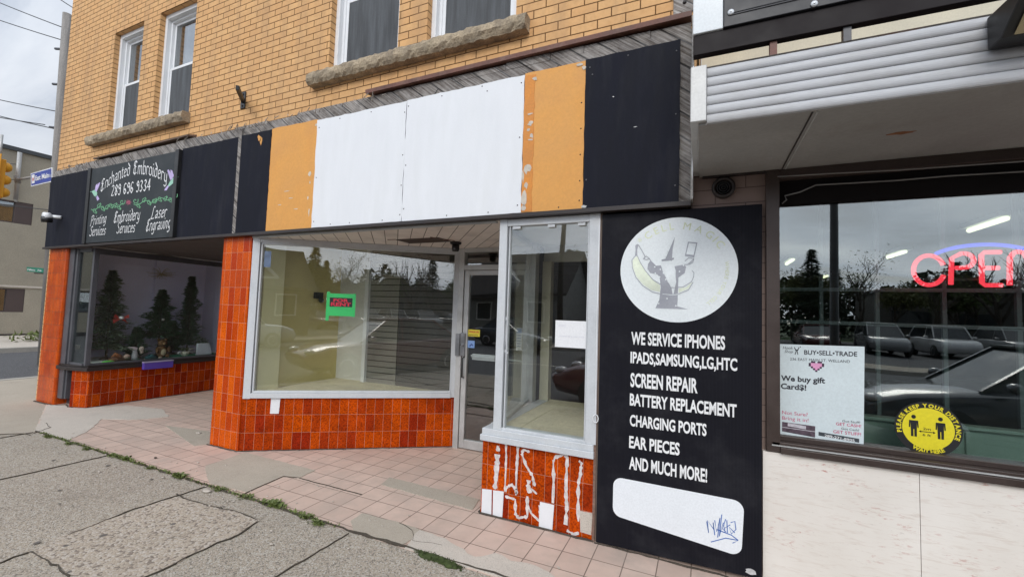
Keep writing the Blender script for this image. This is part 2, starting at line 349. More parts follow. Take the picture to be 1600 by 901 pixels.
walk = structure('sidewalk', sheet([(-12.1, -.8), (60, -.8), (60, 2.405), (-7.25, 2.405), (-7.5, 2.05), (-12.1, 1.6)], -.3, 0), M['walk'])
structure('side_sidewalk', sheet([(-12.1, 1.6), (-7.5, 2.05), (-7.25, 2.405), (-9.55, 3.3), (-9.6, 60), (-12.1, 60)], -.3, -.002), M['cement'])
apron = structure('tiled_apron', sheet([(-9.55, 3.3), (-7.25, 2.405), (.345, 2.405), (.345, 3.2), (-.7, 3.2), (-.9, 4.6), (-4.4, 4.6), (-4.4, 3.3), (-5.05, 3.3), (-5.05, 6.2), (-9.0, 6.2), (-9.0, 3.3)], -.3, .0015), M['floor_tile'])
structure('forecourt', sheet([(.345, 2.405), (60, 2.405), (60, 3.3), (.345, 3.3)], -.3, -.001), M['cement_pale'])
def zpoly(pts, z0, z1, jag=0, seed=1, closed=True):
    r = random.Random(seed); out = []
    P = [onZ(*p) if p[0] > 20 or p[1] > 20 else Vector((p[0], p[1], 0)) for p in pts]
    for i in range(len(P)):
        a, b = P[i], P[(i+1) % len(P)]; k = max(1, int((b-a).length/.05)) if jag else 1
        for j in range(k):
            q = a.lerp(b, j/k); out.append((q.x+r.uniform(-jag, jag), q.y+r.uniform(-jag, jag)))
    return sheet(out, z0, z1)
def C7(x, y): return (300+x/2.994, 600+y/2.994)
def C6(x, y): return (x/3.452, 640+y/3.452)
sub_of(apron, 'cement_patch', zpoly([C7(60, 385), C7(250, 320), C7(575, 405), C7(500, 440), C7(430, 430), C7(255, 505), C7(80, 465)], -.01, .006, .005, 2), M['cement'])
sub_of(apron, 'cement_patch', zpoly([C7(885, 470), C7(925, 437), C7(1345, 540), C7(1310, 590)], -.01, .006, .004, 3), M['cement'])
sub_of(apron, 'cement_patch', zpoly([C7(745, 640), C7(800, 605), C7(990, 655), C7(1090, 690), (-1.85, 2.41), (-2.25, 2.41)], -.01, .006, .006, 4), M['cement'])
sub_of(apron, 'pale_patch', zpoly([C7(1060, 688), C7(1180, 725), C7(1270, 775), C7(1320, 815), C7(1420, 790), C7(1497, 830), (-.95, 2.62), (-.6, 2.5), (-.5, 2.41), (-1.8, 2.41)], -.01, .009, .010, 5), M['cement_pale'])
sub_of(apron, 'pale_patch', zpoly([(-9.5, 3.3), (-8.9, 3.09), (-8.3, 3.2), (-8.0, 3.6), (-7.3, 3.75), (-6.75, 3.55), (-6.9, 3.25), (-7.3, 3.05), (-7.0, 2.85), (-6.72, 2.66), (-6.5, 2.42), (-7.25, 2.41), (-8.4, 2.86)], -.01, .0055, .016, 6), M['cement_pale'])
sub_of(apron, 'cement_patch', zpoly([(-6.3, 3.28), (-5.15, 2.98), (-5.05, 3.12), (-5.1, 3.3), (-5.6, 3.4)], -.01, .005, .004, 8), M['cement'])
sub_of(walk, 'pavement_patch', zpoly([C6(165, 770), C6(400, 655), C6(640, 575), C6(955, 468), C6(990, 480), C6(1090, 510), C6(1280, 555), C6(1390, 600), C6(1290, 670), C6(1060, 775), C6(960, 830), C6(780, 901), (-3.2, 1.2), C6(380, 895), C6(280, 830)], -.01, .006, .012, 7), M['patch_rough'])
def crackline(mb, pts, w, seed, jag=.012, z=.0095):
    r = random.Random(seed); P = [Vector((p[0], p[1], 0)) for p in pts]; q = []
    for a, b in zip(P[:-1], P[1:]):
        k = max(2, int((b-a).length/.06))
        for j in range(k):
            c = a.lerp(b, j/k); q.append(Vector((c.x+r.uniform(-jag, jag), c.y+r.uniform(-jag, jag), 0)))
    q.append(P[-1]); L = []; Rr = []
    for i, c in enumerate(q):
        t = (q[min(i+1, len(q)-1)]-q[max(i-1, 0)]).normalized(); n = Vector((-t.y, t.x, 0)); ww = w*r.uniform(.25, .95)/2*.6
        L.append(c+n*ww+Vector((0, 0, z))); Rr.append(c-n*ww+Vector((0, 0, z)))
    for i in range(len(q)-1): mb.prism([L[i], L[i+1], Rr[i+1], Rr[i]], (0, 0, -.009))
ck = MB()
for i, x in enumerate((-8.85, -7.2, -5.55, -3.93, -2.27, -.62, 1.03, 2.68)):
    if x == -3.93: crackline(ck, [(x, 2.4), (x-.03, 1.9), (x+.03, 1.5)], .014, 30+i); crackline(ck, [(-3.83, 1.3), (-3.85, 1.0), (-3.93, -.8)], .016, 40)
    else: crackline(ck, [(x, -.8), (x-.03, .9), (x, 2.38)], .015, 30+i, .006)
crackline(ck, [(-12, .75), (20, .78)], .012, 50, .006)
crackline(ck, [(-3.965, 2.19), (-3.84, 2.172), (-3.61, 2.181), (-3.24, 2.22), (-2.987, 2.207)], .012, 51)
crackline(ck, [(-2.987, 2.207), (-2.93, 2.03), (-2.935, 1.76), (-2.915, 1.64), (-2.94, 1.48), (-2.97, 1.1)], .022, 52, .014)
crackline(ck, [(-3.83, 1.3), (-3.56, 1.31), (-3.32, 1.30), (-3.1, 1.2)], .018, 53, .010)
crackline(ck, [(-7.1, 2.33), (-7.25, 2.3), (-7.5, 2.06), (-7.9, 2.0)], .018, 54)
crackline(ck, [(-7.15, 2.36), (-7.3, 2.55), (-7.6, 2.62)], .014, 55)
crackline(ck, [(-2.3, 2.41), (-2.1, 2.425), (-1.8, 2.42)], .02, 56)
sub_of(walk, 'crack', ck, M['groove'])
ck = MB()
crackline(ck, [(-7.25, 2.412), (-5.6, 2.408), (-3.9, 2.412), (-2.3, 2.41), (-.9, 2.44), (.3, 2.42)], .035, 57, .008, .012)
crackline(ck, [(-3.507, 2.45), (-3.54, 2.7), (-3.56, 2.86), (-3.4, 2.9), (-2.64, 2.9)], .007, 58, .004)
crackline(ck, [(-2.05, 2.66), (-1.9, 2.62), (-1.82, 2.5), (-1.6, 2.55)], .008, 60)
sub_of(apron, 'crack', ck, M['groove'])
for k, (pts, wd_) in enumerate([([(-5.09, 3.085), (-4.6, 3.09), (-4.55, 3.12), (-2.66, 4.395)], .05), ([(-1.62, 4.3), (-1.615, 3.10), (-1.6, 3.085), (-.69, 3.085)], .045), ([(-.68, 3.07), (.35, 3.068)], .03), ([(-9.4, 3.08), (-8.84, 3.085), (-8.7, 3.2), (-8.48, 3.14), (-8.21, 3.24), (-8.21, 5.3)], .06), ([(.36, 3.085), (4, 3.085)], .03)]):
    dl = MB(); crackline(dl, pts, wd_, 90+k, .006, .0085); sub_of(apron, 'dirt_shade_line', dl, M['dirt_shade'])  # dirt at the wall foot, darkened and widened to paint in contact shade
# ------------------------------------------------------------------ brick building
bb = thing('brick_building', 'two storey tan brick building with orange tiled shopfronts and boarded sign band', 'building', (-4.8, 3.15, 0))
def wall_holes(mb, x0, x1, z0, z1, y, holes, depth):
    xs = sorted({x0, x1, *[h[0] for h in holes], *[h[1] for h in holes]}); zs = sorted({z0, z1, *[h[2] for h in holes], *[h[3] for h in holes]})
    for i in range(len(xs)-1):
        for j in range(len(zs)-1):
            cxx, czz = (xs[i]+xs[i+1])/2, (zs[j]+zs[j+1])/2
            if any(h[0] < cxx < h[1] and h[2] < czz < h[3] for h in holes): continue
            mb.add([(xs[i], y, zs[j]), (xs[i+1], y, zs[j]), (xs[i+1], y, zs[j+1]), (xs[i], y, zs[j+1])], [(0, 1, 2, 3)])
    for a, b, c, d in holes:
        e = y+depth
        mb.add([(a, y, c), (a, y, d), (a, e, d), (a, e, c)], [(0, 1, 2, 3)]); mb.add([(b, y, d), (b, y, c), (b, e, c), (b, e, d)], [(0, 1, 2, 3)])
        mb.add([(a, y, d), (b, y, d), (b, e, d), (a, e, d)], [(0, 1, 2, 3)]); mb.add([(a, y, c), (a, e, c), (b, e, c), (b, y, c)], [(0, 1, 2, 3)])
HOL = [(-8.09, -7.31, 4.03, 5.60), (-6.90, -6.06, 4.03, 5.60), (-3.62, -2.71, 4.06, 5.66), (-2.37, -1.455, 4.06, 5.66)]
w = MB(); wall_holes(w, -9.56, -.07, 3.60, 7.6, 3.15, HOL, .066)
w.box(-9.56, -9.44, 3.1505, 16, 0, 7.6); w.box(-.19, -.07, 3.1505, 16, 2.6, 7.6); w.box(-9.44, -.19, 15.8, 16, 0, 7.6)
part('brick_wall', w, M['brick'], bb)
part('roof', MB().box(-9.6, -.05, 3.12, 16.05, 7.6, 7.75), M['cement_pale'], bb)
part('attic_floor', MB().box(-9.44, -.2, 3.46, 15.7, 3.5, 3.6), M['dark'], bb)
mcurt = pbr('grey_curtain', (.45, .46, .47), .9, .25, 3, .25, 300, .3, stretch=(14, 1, .4))
mscreen = pbr('insect_screen', (.085, .092, .10), .7, .55, 5, .25, 400, .2, stretch=(4, 1, .35))
for k, (a, b, c, d) in enumerate(HOL):
    f = MB(); y0 = 3.215
    f.frame(a, b, c, d, y0, y0+.115, .05, .05, .035, .06)
    f.frame(a+.05, b-.05, c+.035, d-.06, y0+.05, y0+.11, .03, .03, .02, .03)
    wi = part('upper_window', f, M['vinyl'], bb, bev=.003)
    mzv = c+.80 if k < 2 else c+.84
    s = MB(); s.frame(a+.08, b-.08, mzv-.03, d-.09, y0+.085, y0+.105, .035); part('upper_sash', s, M['vinyl'], wi, bev=.002)
    s = MB(); s.frame(a+.08, b-.08, c+.055, mzv+.02, y0+.062, y0+.083, .035); part('lower_sash', s, M['vinyl'], wi, bev=.002)
    part('pane', MB().box(a+.115, b-.115, y0+.090, y0+.098, mzv+.005, d-.125), M['mirror_glass'], wi)
    part('insect_screen', MB().box(a+.115, b-.115, y0+.066, y0+.069, c+.09, mzv-.015), mscreen, wi)
    cu = MB(); x = a+.1; n = 40
    cpts = [(a-.22+(b-a+.40)*i/n, y0+.17+.02*math.sin(i*1.9)+.008*math.sin(i*4.1)) for i in range(n+1)]
    for (p, q) in zip(cpts[:-1], cpts[1:]): cu.add([(p[0], p[1], c+.02), (q[0], q[1], c+.02), (q[0], q[1], d-.05), (p[0], p[1], d-.05)], [(0, 1, 2, 3)], 0, True)
    part('curtain', cu, mcurt, wi)
def rough_sill(x0, x1, y0, y1, z0, z1, seed):
    r = random.Random(seed); m = MB(); nx = int((x1-x0)/.035); ring = []
    prof = [(y1, z0), (y0+.015, z0), (y0-.004, z0+.03), (y0-.012, (z0+z1)/2-.01), (y0-.006, z1-.035), (y0+.012, z1), (y1, z1)]
    vs = []
    for i in range(nx+1):
        x = x0+(x1-x0)*i/nx
        for k, (y, z) in enumerate(prof):
            j = .009 if 1 <= k <= 5 else 0
            vs.append((x+r.uniform(-.3, .3)*j, y+r.uniform(-1, 1)*j*.9, z+r.uniform(-1, 1)*j*.6))
    np_ = len(prof); fs = []
    for i in range(nx):
        for k in range(np_-1):
            a = i*np_+k; fs.append((a, a+np_, a+np_+1, a+1))
    fs += [tuple(reversed(range(np_)))[::-1], tuple(range(nx*np_, (nx+1)*np_))[::-1]]
    return m.add(vs, fs)
part('stone_sill', rough_sill(-8.46, -6.02, 3.055, 3.30, 3.895, 4.025, 1), M['stone'], bb)
part('stone_sill', rough_sill(-3.82, -1.325, 3.055, 3.30, 3.92, 4.055, 2), M['stone'], bb)
# weathered board backing of the sign band
w = MB(); w.box(-9.43, -.072, 3.072, 3.148, 2.385, 3.60); part('sign_band_backing', w, M['wood'], bb)
r_ = random.Random(4); w = MB(); x = -9.43
while x < -.09:
    x2 = min(-.075, x+r_.uniform(.25, .7)); zt = 3.61+.045*((x+9.43)/9.36)+r_.uniform(-.012, .018)
    w.box(x, x2-.004, 3.068+r_.uniform(0, .01), 3.1475, 3.6005, zt); x = x2
part('top_board', w, M['wood'], bb)
w = MB()
w.prism([(-2.97, 3.149, 3.675), (-2.97, 3.03, 3.655), (-2.97, 3.025, 3.69), (-2.97, 3.135, 3.74), (-2.97, 3.149, 3.74)], (2.895, 0, .012))
part('flashing', w, M['brown'], bb, bev=.002)
w = MB(); w.prism([(-8.15, 3.149, 3.66), (-8.15, 3.045, 3.64), (-8.15, 3.043, 3.655), (-8.15, 3.149, 3.695)], (2.3, 0, .02))
part('flashing', w, pbr('old_trim_board', (.19, .13, .10), .8, .3, 8, .2, 60, .5, .003), bb)
w = MB(); w.box(-9.45, -.07, 3.03, 3.10, 2.352, 2.384); part('drip_edge', w, M['dark_brown'], bb, bev=.002)
w = MB(); w.box(-.072, -.058, 3.02, 3.14, 2.39, 3.66); part('corner_strip', w, pbr('split_board', (.42, .40, .37), .8, .3, 9, .2, 60, .6, .004), bb)
part('batten', MB().box(-4.862, -4.808, 3.05, 3.072, 2.39, 3.60), M['wood'], bb)
# torn felt and splinters along the top of the band
w = MB()
for i in range(70):
    x = r_.choice((r_.uniform(-9.3, -7.9), r_.uniform(-6.2, -2.6), r_.uniform(-5.2, -4.4))); z = 3.60+.04*((x+9.43)/9.36); L = r_.uniform(.03, .13); a = r_.uniform(-.6, .2)
    w.bar((x, 3.055-r_.uniform(0, .02), z+r_.uniform(-.05, .02)), (x+L*math.cos(a), 3.03-r_.uniform(0, .03), z+L*math.sin(a)+r_.uniform(-.03, .02)), .006, .004)
part('splinters', w, pbr('dry_splinters', (.36, .32, .28), .9, .3, 12), bb)['kind'] = 'stuff'
# piers and tiled bases
def rounded_pier(x0, x1, y0, y1, rr, left, right):
    p = []
    if left: p += [(x0+rr-rr*math.cos(a), y0+rr-rr*math.sin(a)) for a in [R(0), R(30), R(60), R(90)]]
    else: p += [(x0, y0)]
    if right: p += [(x1-rr+rr*math.sin(a), y0+rr-rr*math.cos(a)) for a in [R(0), R(30), R(60), R(90)]]
    else: p += [(x1, y0)]
    return p + [(x1, y1), (x0, y1)]
part('tiled_pier', MB().prism([(x, y, 0) for x, y in rounded_pier(-5.10, -4.585, 3.10, 3.42, .035, True, False)], (0, 0, 2.352)), M['tile'], bb)
part('tiled_pier', MB().prism([(x, y, 0) for x, y in rounded_pier(-9.41, -8.845, 3.10, 3.40, .03, True, True)], (0, 0, 2.352)), tiles('corner_orange_tile', (.66, .105, .003), (.50, .062, .003), (.16, .06, .03), .095, .198, .0022, rough=.25, mot=(.30, .03, .004), motamt=.6, mots=60, bump=.5, bd=.003, spec=.25, fine=.25), bb)
A2, B2 = Vector((-4.58, 3.12, 0)), Vector((-2.65, 4.41, 0)); T2 = (B2-A2).normalized(); N2 = Vector((T2.y, -T2.x, 0))
def D(s, z, off=0):     # point on the slanted window plane
    p = A2+T2*s+N2*off; return Vector((p.x, p.y, z))
def dbox(mb, s0, s1, z0, z1, o0, o1, mi=0):
    return mb.prism([D(s0, z0, o0), D(s1, z0, o0), D(s1, z0, o1), D(s0, z0, o1)], (0, 0, z1-z0), mi)
b_ = MB(); dbox(b_, -.02, 2.325, 0, .575, -.12, 0); tb = part('tiled_base', b_, M['tile_low'], bb)
b_ = MB(); b_.prism([D(.282, .40, .002), D(.372, .40, .002), D(.380, .578, .002), D(.284, .578, .002)], N2*.003); part('bare_tile', b_, M['white'], tb)
f = MB(); dbox(f, .0, .075, .565, 2.345, -.05, .022); dbox(f, 2.25, 2.32, .575, 2.345, -.05, .015); dbox(f, .075, 2.25, .572, .625, -.05, .03); dbox(f, .075, 2.25, 2.295, 2.345, -.05, .015)
dbox(f, .085, .10, .625, 2.295, -.04, .01); dbox(f, 2.235, 2.249, .625, 2.295, -.04, .008); dbox(f, .1, 2.235, .626, .648, -.04, .01); dbox(f, .1, 2.235, 2.275, 2.2945, -.04, .008)
dw = part('display_window', f, M['alu_cool'], bb, bev=.003)
g_ = MB(); dbox(g_, .1, 2.235, .648, 2.275, -.02, -.012); part('pane', g_, M['clear_dusty'], dw)
# shop interior behind the slanted window
part('display_platform', MB().prism([(-4.58, 3.2, .55), (-2.72, 4.44, .55), (-4.62, 4.44, .55)], (0, 0, .075)), M['cream_floor'], bb)
part('side_wall', MB().box(-4.72, -4.60, 3.42, 4.44, .625, 2.6), M['cream_wall'], bb)
part('pilaster', MB().box(-4.60, -4.54, 3.24, 3.50, .625, 2.6), pbr('pale_yellow_paint', (.82, .76, .46), .7, .05, 2), bb)
part('back_panel', MB().box(-4.60, -4.10, 4.42, 4.46, .625, 2.6), M['grey_wall'], bb)
part('corner_post', MB().box(-4.10, -4.04, 4.36, 4.46, .625, 2.6), M['vinyl'], bb, bev=.003)
mslat = tiles('slatwall', (.24, .23, .20), (.23, .215, .19), (.015, .014, .013), 9, .0762, .0045, rough=.6, bump=1, bd=.01, fine=.08, smooth=.0)
part('slatwall', MB().box(-4.04, -3.56, 4.40, 4.43, .625, 2.5), mslat, bb)
part('slatwall', MB().box(-3.553, -2.70, 4.405, 4.435, .625, 2.5), tiles('shaded_slatwall', (.075, .070, .066), (.07, .065, .06), (.006, .006, .006), 9, .0762, .0045, rough=.6, bump=1, bd=.01, fine=.08, smooth=.0), bb)  # same slatwall, with the shade of the right half put into its colour
part('display_ceiling', MB().prism([(-4.70, 3.15, 2.44), (-2.66, 4.46, 2.44), (-4.70, 4.46, 2.44)], (0, 0, .05)), M['grey_wall'], bb)
# small camera box seen on the yellow wall
w = MB(); w.box(-4.60, -4.56, 3.98, 4.10, 1.70, 1.78); w.ball((-4.55, 4.06, 1.68), .035); part('wall_sensor', w, M['rubber'], bb)
# soffit over the entrance
s = MB(); s.prism([(-4.62, 3.105, 2.347), (-1.52, 3.105, 2.347), (-1.70, 4.46, 2.347), (-2.66, 4.46, 2.347), (-2.62, 4.41, 2.347)], (0, 0, .05))
so_ = part('soffit', s, M['soffit'], bb)
part('hatch', MB().box(-3.03, -2.48, 3.64, 3.89, 2.342, 2.36), pbr('brown_hatch', (.060, .036, .028), .7, .2, 5), so_)
w = MB(); w.bar((-3.12, 3.62, 2.344), (-3.02, 3.63, 2.344), .012, .006); w.bar((-2.55, 3.60, 2.344), (-2.42, 3.86, 2.344), .01, .006); part('hatch_lath', w, M['brown'], so_)
part('soffit_trim', MB().box(-4.60, -1.55, 3.102, 3.135, 2.335, 2.352), M['alu'], bb)
# door
w = MB(); w.box(-2.655, -2.585, 4.36, 4.44, 0, 2.346); w.box(-1.745, -1.66, 4.36, 4.44, 0, 2.346); w.box(-2.585, -1.745, 4.362, 4.438, 2.30, 2.346); w.box(-2.585, -1.745, 4.362, 4.438, 2.085, 2.145)
part('door_frame', w, M['alu'], bb, bev=.003)
part('transom_pane', MB().box(-2.585, -1.745, 4.40, 4.408, 2.145, 2.30), M['clear'], bb)
w = MB(); w.frame(-2.58, -1.75, .012, 2.08, 4.375, 4.42, .065, .065, .10, .055); do = part('door', w, M['alu'], bb, bev=.004)
part('pane', MB().box(-2.515, -1.815, 4.396, 4.404, .112, 2.025), M['clear'], do)
w = MB(); w.box(-2.655, -2.60, 4.34, 4.36, 1.07, 1.33); w.box(-2.595, -2.535, 4.352, 4.374, 1.07, 1.34); w.lathe([(.017, 0), (.017, -.012)], (-2.56, 4.352, 1.20), 14, 'Y'); part('lock_plate', w, pbr('worn_steel', (.30, .30, .31), .35, .15, 8, metal=.8), do, bev=.002)
w = MB(); w.tube([(-2.50, 4.45, 1.075), (-1.83, 4.45, 1.055)], .011); w.box(-2.47, -2.17, 4.425, 4.455, 1.03, 1.10); w.box(-2.47, -2.17, 4.412, 4.424, 1.055, 1.075); part('push_bar', w, M['alu_cool'], do, bev=.003)
w = MB(); w.tube([(-2.545, 4.375, .82), (-2.545, 4.335, .83), (-2.545, 4.335, 1.05), (-2.545, 4.375, 1.06)], .009); part('handle', w, M['rubber'], do)
# bay window right of the door
w = MB(); w.box(-1.60, -.70, 3.10, 3.25, .0, .575); w.box(-1.60, -1.52, 3.25, 4.38, 0, .575); tb = part('tiled_base', w, M['tile_low'], bb)
msil = pbr('silver_spray_paint', (.70, .65, .63), .45, .25, 20, .1, 60, .1)
def spray(pts, wd, mb):
    P = []
    for a, b, c in zip(pts[:-1], pts[1:], list(pts[2:])+[None]):
        k = 5
        for j in range(k): P.append((a[0]+(b[0]-a[0])*j/k, a[1]+(b[1]-a[1])*j/k))
    P.append(pts[-1]); rr = random.Random(len(pts)); V = [onY(640+x/2.815, 540+y/2.815, 3.10) for x, y in P]
    L, Q = [], []
    V = [v+Vector((rr.uniform(-1, 1), 0, rr.uniform(-1, 1)))*wd*.06 for v in V]
    for i, v in enumerate(V):
        t = (V[min(i+1, len(V)-1)]-V[max(0, i-1)]).normalized(); n = Vector((-t.z, 0, t.x)); ww = wd*rr.uniform(.35, 1.25)/2
        o = Vector((0, -.003, 0)); L.append(v+n*ww+o); Q.append(v-n*ww+o)
    for i in range(len(V)-1): mb.prism([L[i], L[i+1], Q[i+1], Q[i]], (0, .0022, 0))
w = MB()
for pts, wd in [([(389, 440), (389, 462)], .03), ([(387, 475), (385, 520), (380, 580), (375, 628)], .042), ([(425, 432), (425, 500), (422, 570), (419, 640)], .016), ([(422, 640), (430, 618), (450, 610), (465, 625), (472, 650)], .026),
                ([(478, 430), (474, 500), (470, 560), (468, 655)], .022), ([(528, 465), (500, 455), (494, 475), (515, 530), (540, 570), (551, 615)], .024), ([(525, 590), (522, 620), (530, 645)], .036), ([(530, 622), (560, 650)], .012),
                ([(420, 660), (465, 675), (466, 740), (480, 755), (518, 750), (518, 660)], .026), ([(518, 690), (535, 735), (572, 770)], .016), ([(630, 690), (634, 600), (632, 510), (640, 490), (680, 475), (694, 490), (690, 570), (688, 640), (692, 700), (686, 785)], .026), ([(745, 505), (756, 515), (752, 560), (742, 610), (742, 770)], .026), ([(692, 810), (720, 826), (745, 822)], .02), ([(572, 700), (572, 735), (578, 800)], .016)]:
    w = MB(); spray(pts, wd, w); part('paint_drip', w, msil, tb)

for q, mt in [([(753.5, 763), (768.6, 764.5), (768, 804), (752.3, 802)], 0), ([(770.7, 765), (787.4, 767), (785, 807), (770, 804.6)], 0), ([(844, 783), (866, 788), (863, 828), (842, 825)], 0), ([(906, 797), (926, 801), (924, 835), (907, 830)], 1)]:
    w = MB(); w.prism([onY(x, y, 3.10)+Vector((0, -.0016, 0)) for x, y in q], (0, -.002, 0)); part('bare_tile', w, [M['white'], M['cement_pale']][mt], tb)
w = MB(); w.box(-1.61, -.695, 3.06, 3.25, .577, .625); w.box(-1.60, -.70, 3.075, 3.25, .625, .672)
w.box(-1.61, -1.50, 3.25, 4.38, .577, .672)
part('window_sill', w, M['alu_cool'], bb, bev=.004)
f = MB(); f.box(-1.508, -1.44, 3.085, 3.16, .672, 2.352); f.box(-.765, -.685, 3.085, 3.16, .672, 2.352); f.box(-1.44, -.765, 3.09, 3.155, 2.295, 2.350); f.box(-1.44, -.765, 3.09, 3.15, .672, .690)
for x0, x1, in ((-1.428, -1.418), (-.779, -.769)): f.box(x0, x1, 3.10, 3.15, .69, 2.295)
f.box(-1.40, -1.33, 3.098, 3.106, 2.27, 2.294); f.box(-1.10, -1.04, 3.098, 3.106, 2.27, 2.294); f.box(-.86, -.80, 3.098, 3.106, 2.27, 2.294)
bw = part('bay_window', f, M['alu_cool'], bb, bev=.003)
part('pane', MB().box(-1.44, -.765, 3.117, 3.125, .69, 2.295), M['clear'], bw)
f = MB(); f.box(-1.745, -1.65, 4.26, 4.36, .672, 2.346); f.prism([(-1.53, 3.17, .672), (-1.49, 3.17, .672), (-1.66, 4.26, .672), (-1.70, 4.26, .672)], (0, 0, .03)); f.prism([(-1.53, 3.17, 2.30), (-1.49, 3.17, 2.30), (-1.66, 4.26, 2.30), (-1.70, 4.26, 2.30)], (0, 0, .046))
f.box(-1.655, -1.61, 4.20, 4.30, .672, 2.346)
part('side_frame', f, M['alu'], bw, bev=.003)
part('side_pane', MB().prism([(-1.517, 3.17, .702), (-1.509, 3.17, .702), (-1.679, 4.26, .702), (-1.687, 4.26, .702)], (0, 0, 1.598)), M['clear'], bw)
part('bay_platform', MB().box(-1.595, -.70, 3.16, 4.48, .60, .668), M['cream_floor'], bb)
part('bay_ceiling', MB().box(-1.66, -.70, 3.16, 4.55, 2.352, 2.40), M['grey_wall'], bb)
part('bay_header', MB().box(-1.60, -.70, 4.42, 4.47, 2.17, 2.352), M['grey_wall'], bb)
part('bay_post', MB().box(-1.60, -1.50, 4.38, 4.48, .668, 2.17), pbr('cream_post', (.60, .56, .42), .7, .1, 4), bb, bev=.003)
part('bay_side_wall', MB().box(-.70, -.672, 3.10, 4.55, 0, 2.38), pbr('party_wall', (.22, .17, .14), .8, .2, 5), bb)
w = MB(); w.box(-.70, -.682, 3.088, 3.10, 0, 2.35); part('edge_strip', w, pbr('old_edge_strip', (.24, .15, .115), .8, .3, 10, .2, 60, .4), bb)
# dark shop behind
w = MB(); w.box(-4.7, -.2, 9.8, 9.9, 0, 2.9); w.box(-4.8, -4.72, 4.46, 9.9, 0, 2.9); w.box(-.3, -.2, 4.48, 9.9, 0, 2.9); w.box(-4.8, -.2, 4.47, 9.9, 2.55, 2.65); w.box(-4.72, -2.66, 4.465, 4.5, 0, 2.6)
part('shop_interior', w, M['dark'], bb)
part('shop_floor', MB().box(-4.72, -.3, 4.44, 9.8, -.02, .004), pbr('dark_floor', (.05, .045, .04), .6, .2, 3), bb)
part('shop_counter', MB().box(-3.2, -1.5, 7.2, 7.8, .004, 1.0).box(-3.3, -1.4, 7.15, 7.85, 1.0, 1.04), pbr('counter', (.12, .07, .05), .5, .2, 4), bb, bev=.005)
# left shopfront: recessed entry, display facing the entry
w = MB(); w.prism([(-8.48, 3.15, 0), (-8.225, 3.25, 0), (-8.225, 5.4, 0), (-8.34, 5.4, 0), (-8.34, 3.32, 0), (-8.48, 3.26, 0)], (0, 0, .535)); part('tiled_base', w, M['tile_low'], bb)
w = MB(); w.prism([(-8.85, 3.10, .54), (-8.55, 3.10, .54), (-8.17, 3.19, .54), (-8.17, 5.4, .54), (-8.85, 5.4, .54)], (0, 0, .05)); w.prism([(-8.85, 3.13, .59), (-8.56, 3.13, .59), (-8.20, 3.215, .59), (-8.20, 5.4, .59), (-8.85, 5.4, .59)], (0, 0, .03))
part('window_sill', w, M['dark_brown'], bb, bev=.004)
w = MB(); w.box(-8.845, -8.70, 3.14, 3.36, .1, 2.352); w.box(-8.70, -8.655, 3.16, 3.3, .1, 2.352); w.box(-8.845, -8.48, 3.25, 3.30, 0, .54); part('jamb', w, M['grey_frame'], bb, bev=.004)
w = MB(); w.box(-8.66, -8.62, 3.15, 3.21, .62, 2.352); w.box(-8.255, -8.205, 3.18, 3.24, .62, 2.352); w.box(-8.62, -8.255, 3.16, 3.21, .62, .65); w.box(-8.62, -8.255, 3.16, 3.21, 2.30, 2.352); w.box(-8.25, -8.21, 3.24, 5.36, 2.27, 2.352); w.box(-8.25, -8.21, 3.24, 5.36, .62, .65); w.box(-8.25, -8.21, 5.30, 5.36, .65, 2.27)
cwf = part('corner_window', w, M['grey_frame'], bb, bev=.003)
part('front_pane', MB().box(-8.62, -8.255, 3.18, 3.188, .65, 2.30), M['shop_glass'], cwf)
part('side_pane', MB().box(-8.234, -8.226, 3.24, 5.30, .65, 2.27), M['display_glass'], cwf)
part('display_floor', MB().box(-9.40, -8.26, 3.25, 5.4, .55, .622), M['grey_wall'], bb)
part('display_back', MB().box(-9.44, -9.36, 3.41, 5.9, .622, 2.6), M['lilac_wall'], bb)
part('display_pilaster', MB().box(-9.36, -9.30, 4.5, 4.85, .622, 2.5), M['lilac_wall'], bb)
part('display_end', MB().box(-9.36, -8.2, 5.40, 5.48, 0, 2.6), M['lilac_wall'], bb)
part('display_top', MB().box(-9.40, -8.15, 3.15, 5.4, 2.44, 2.5), pbr('stained_ceiling', (.66, .62, .56), .8, .15, 3), bb)
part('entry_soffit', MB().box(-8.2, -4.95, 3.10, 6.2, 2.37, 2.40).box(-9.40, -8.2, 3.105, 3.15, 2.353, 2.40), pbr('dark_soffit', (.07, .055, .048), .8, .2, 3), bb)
w = MB(); w.box(-8.2, -4.95, 6.1, 6.2, 0, 2.4); w.box(-5.06, -4.95, 3.42, 6.2, 0, 2.4); part('entry_wall', w, pbr('entry_paint', (.55, .50, .46), .8, .15), bb)
w = MB(); w.frame(-7.3, -6.3, .01, 2.15, 6.04, 6.09, .09); part('entry_door', w, M['grey_frame'], bb); 
w = MB(); w.box(-9.0, -8.83, 3.43, 3.47, 1.55, 2.12); part('wall_switch_box', w, M['rubber'], bb)
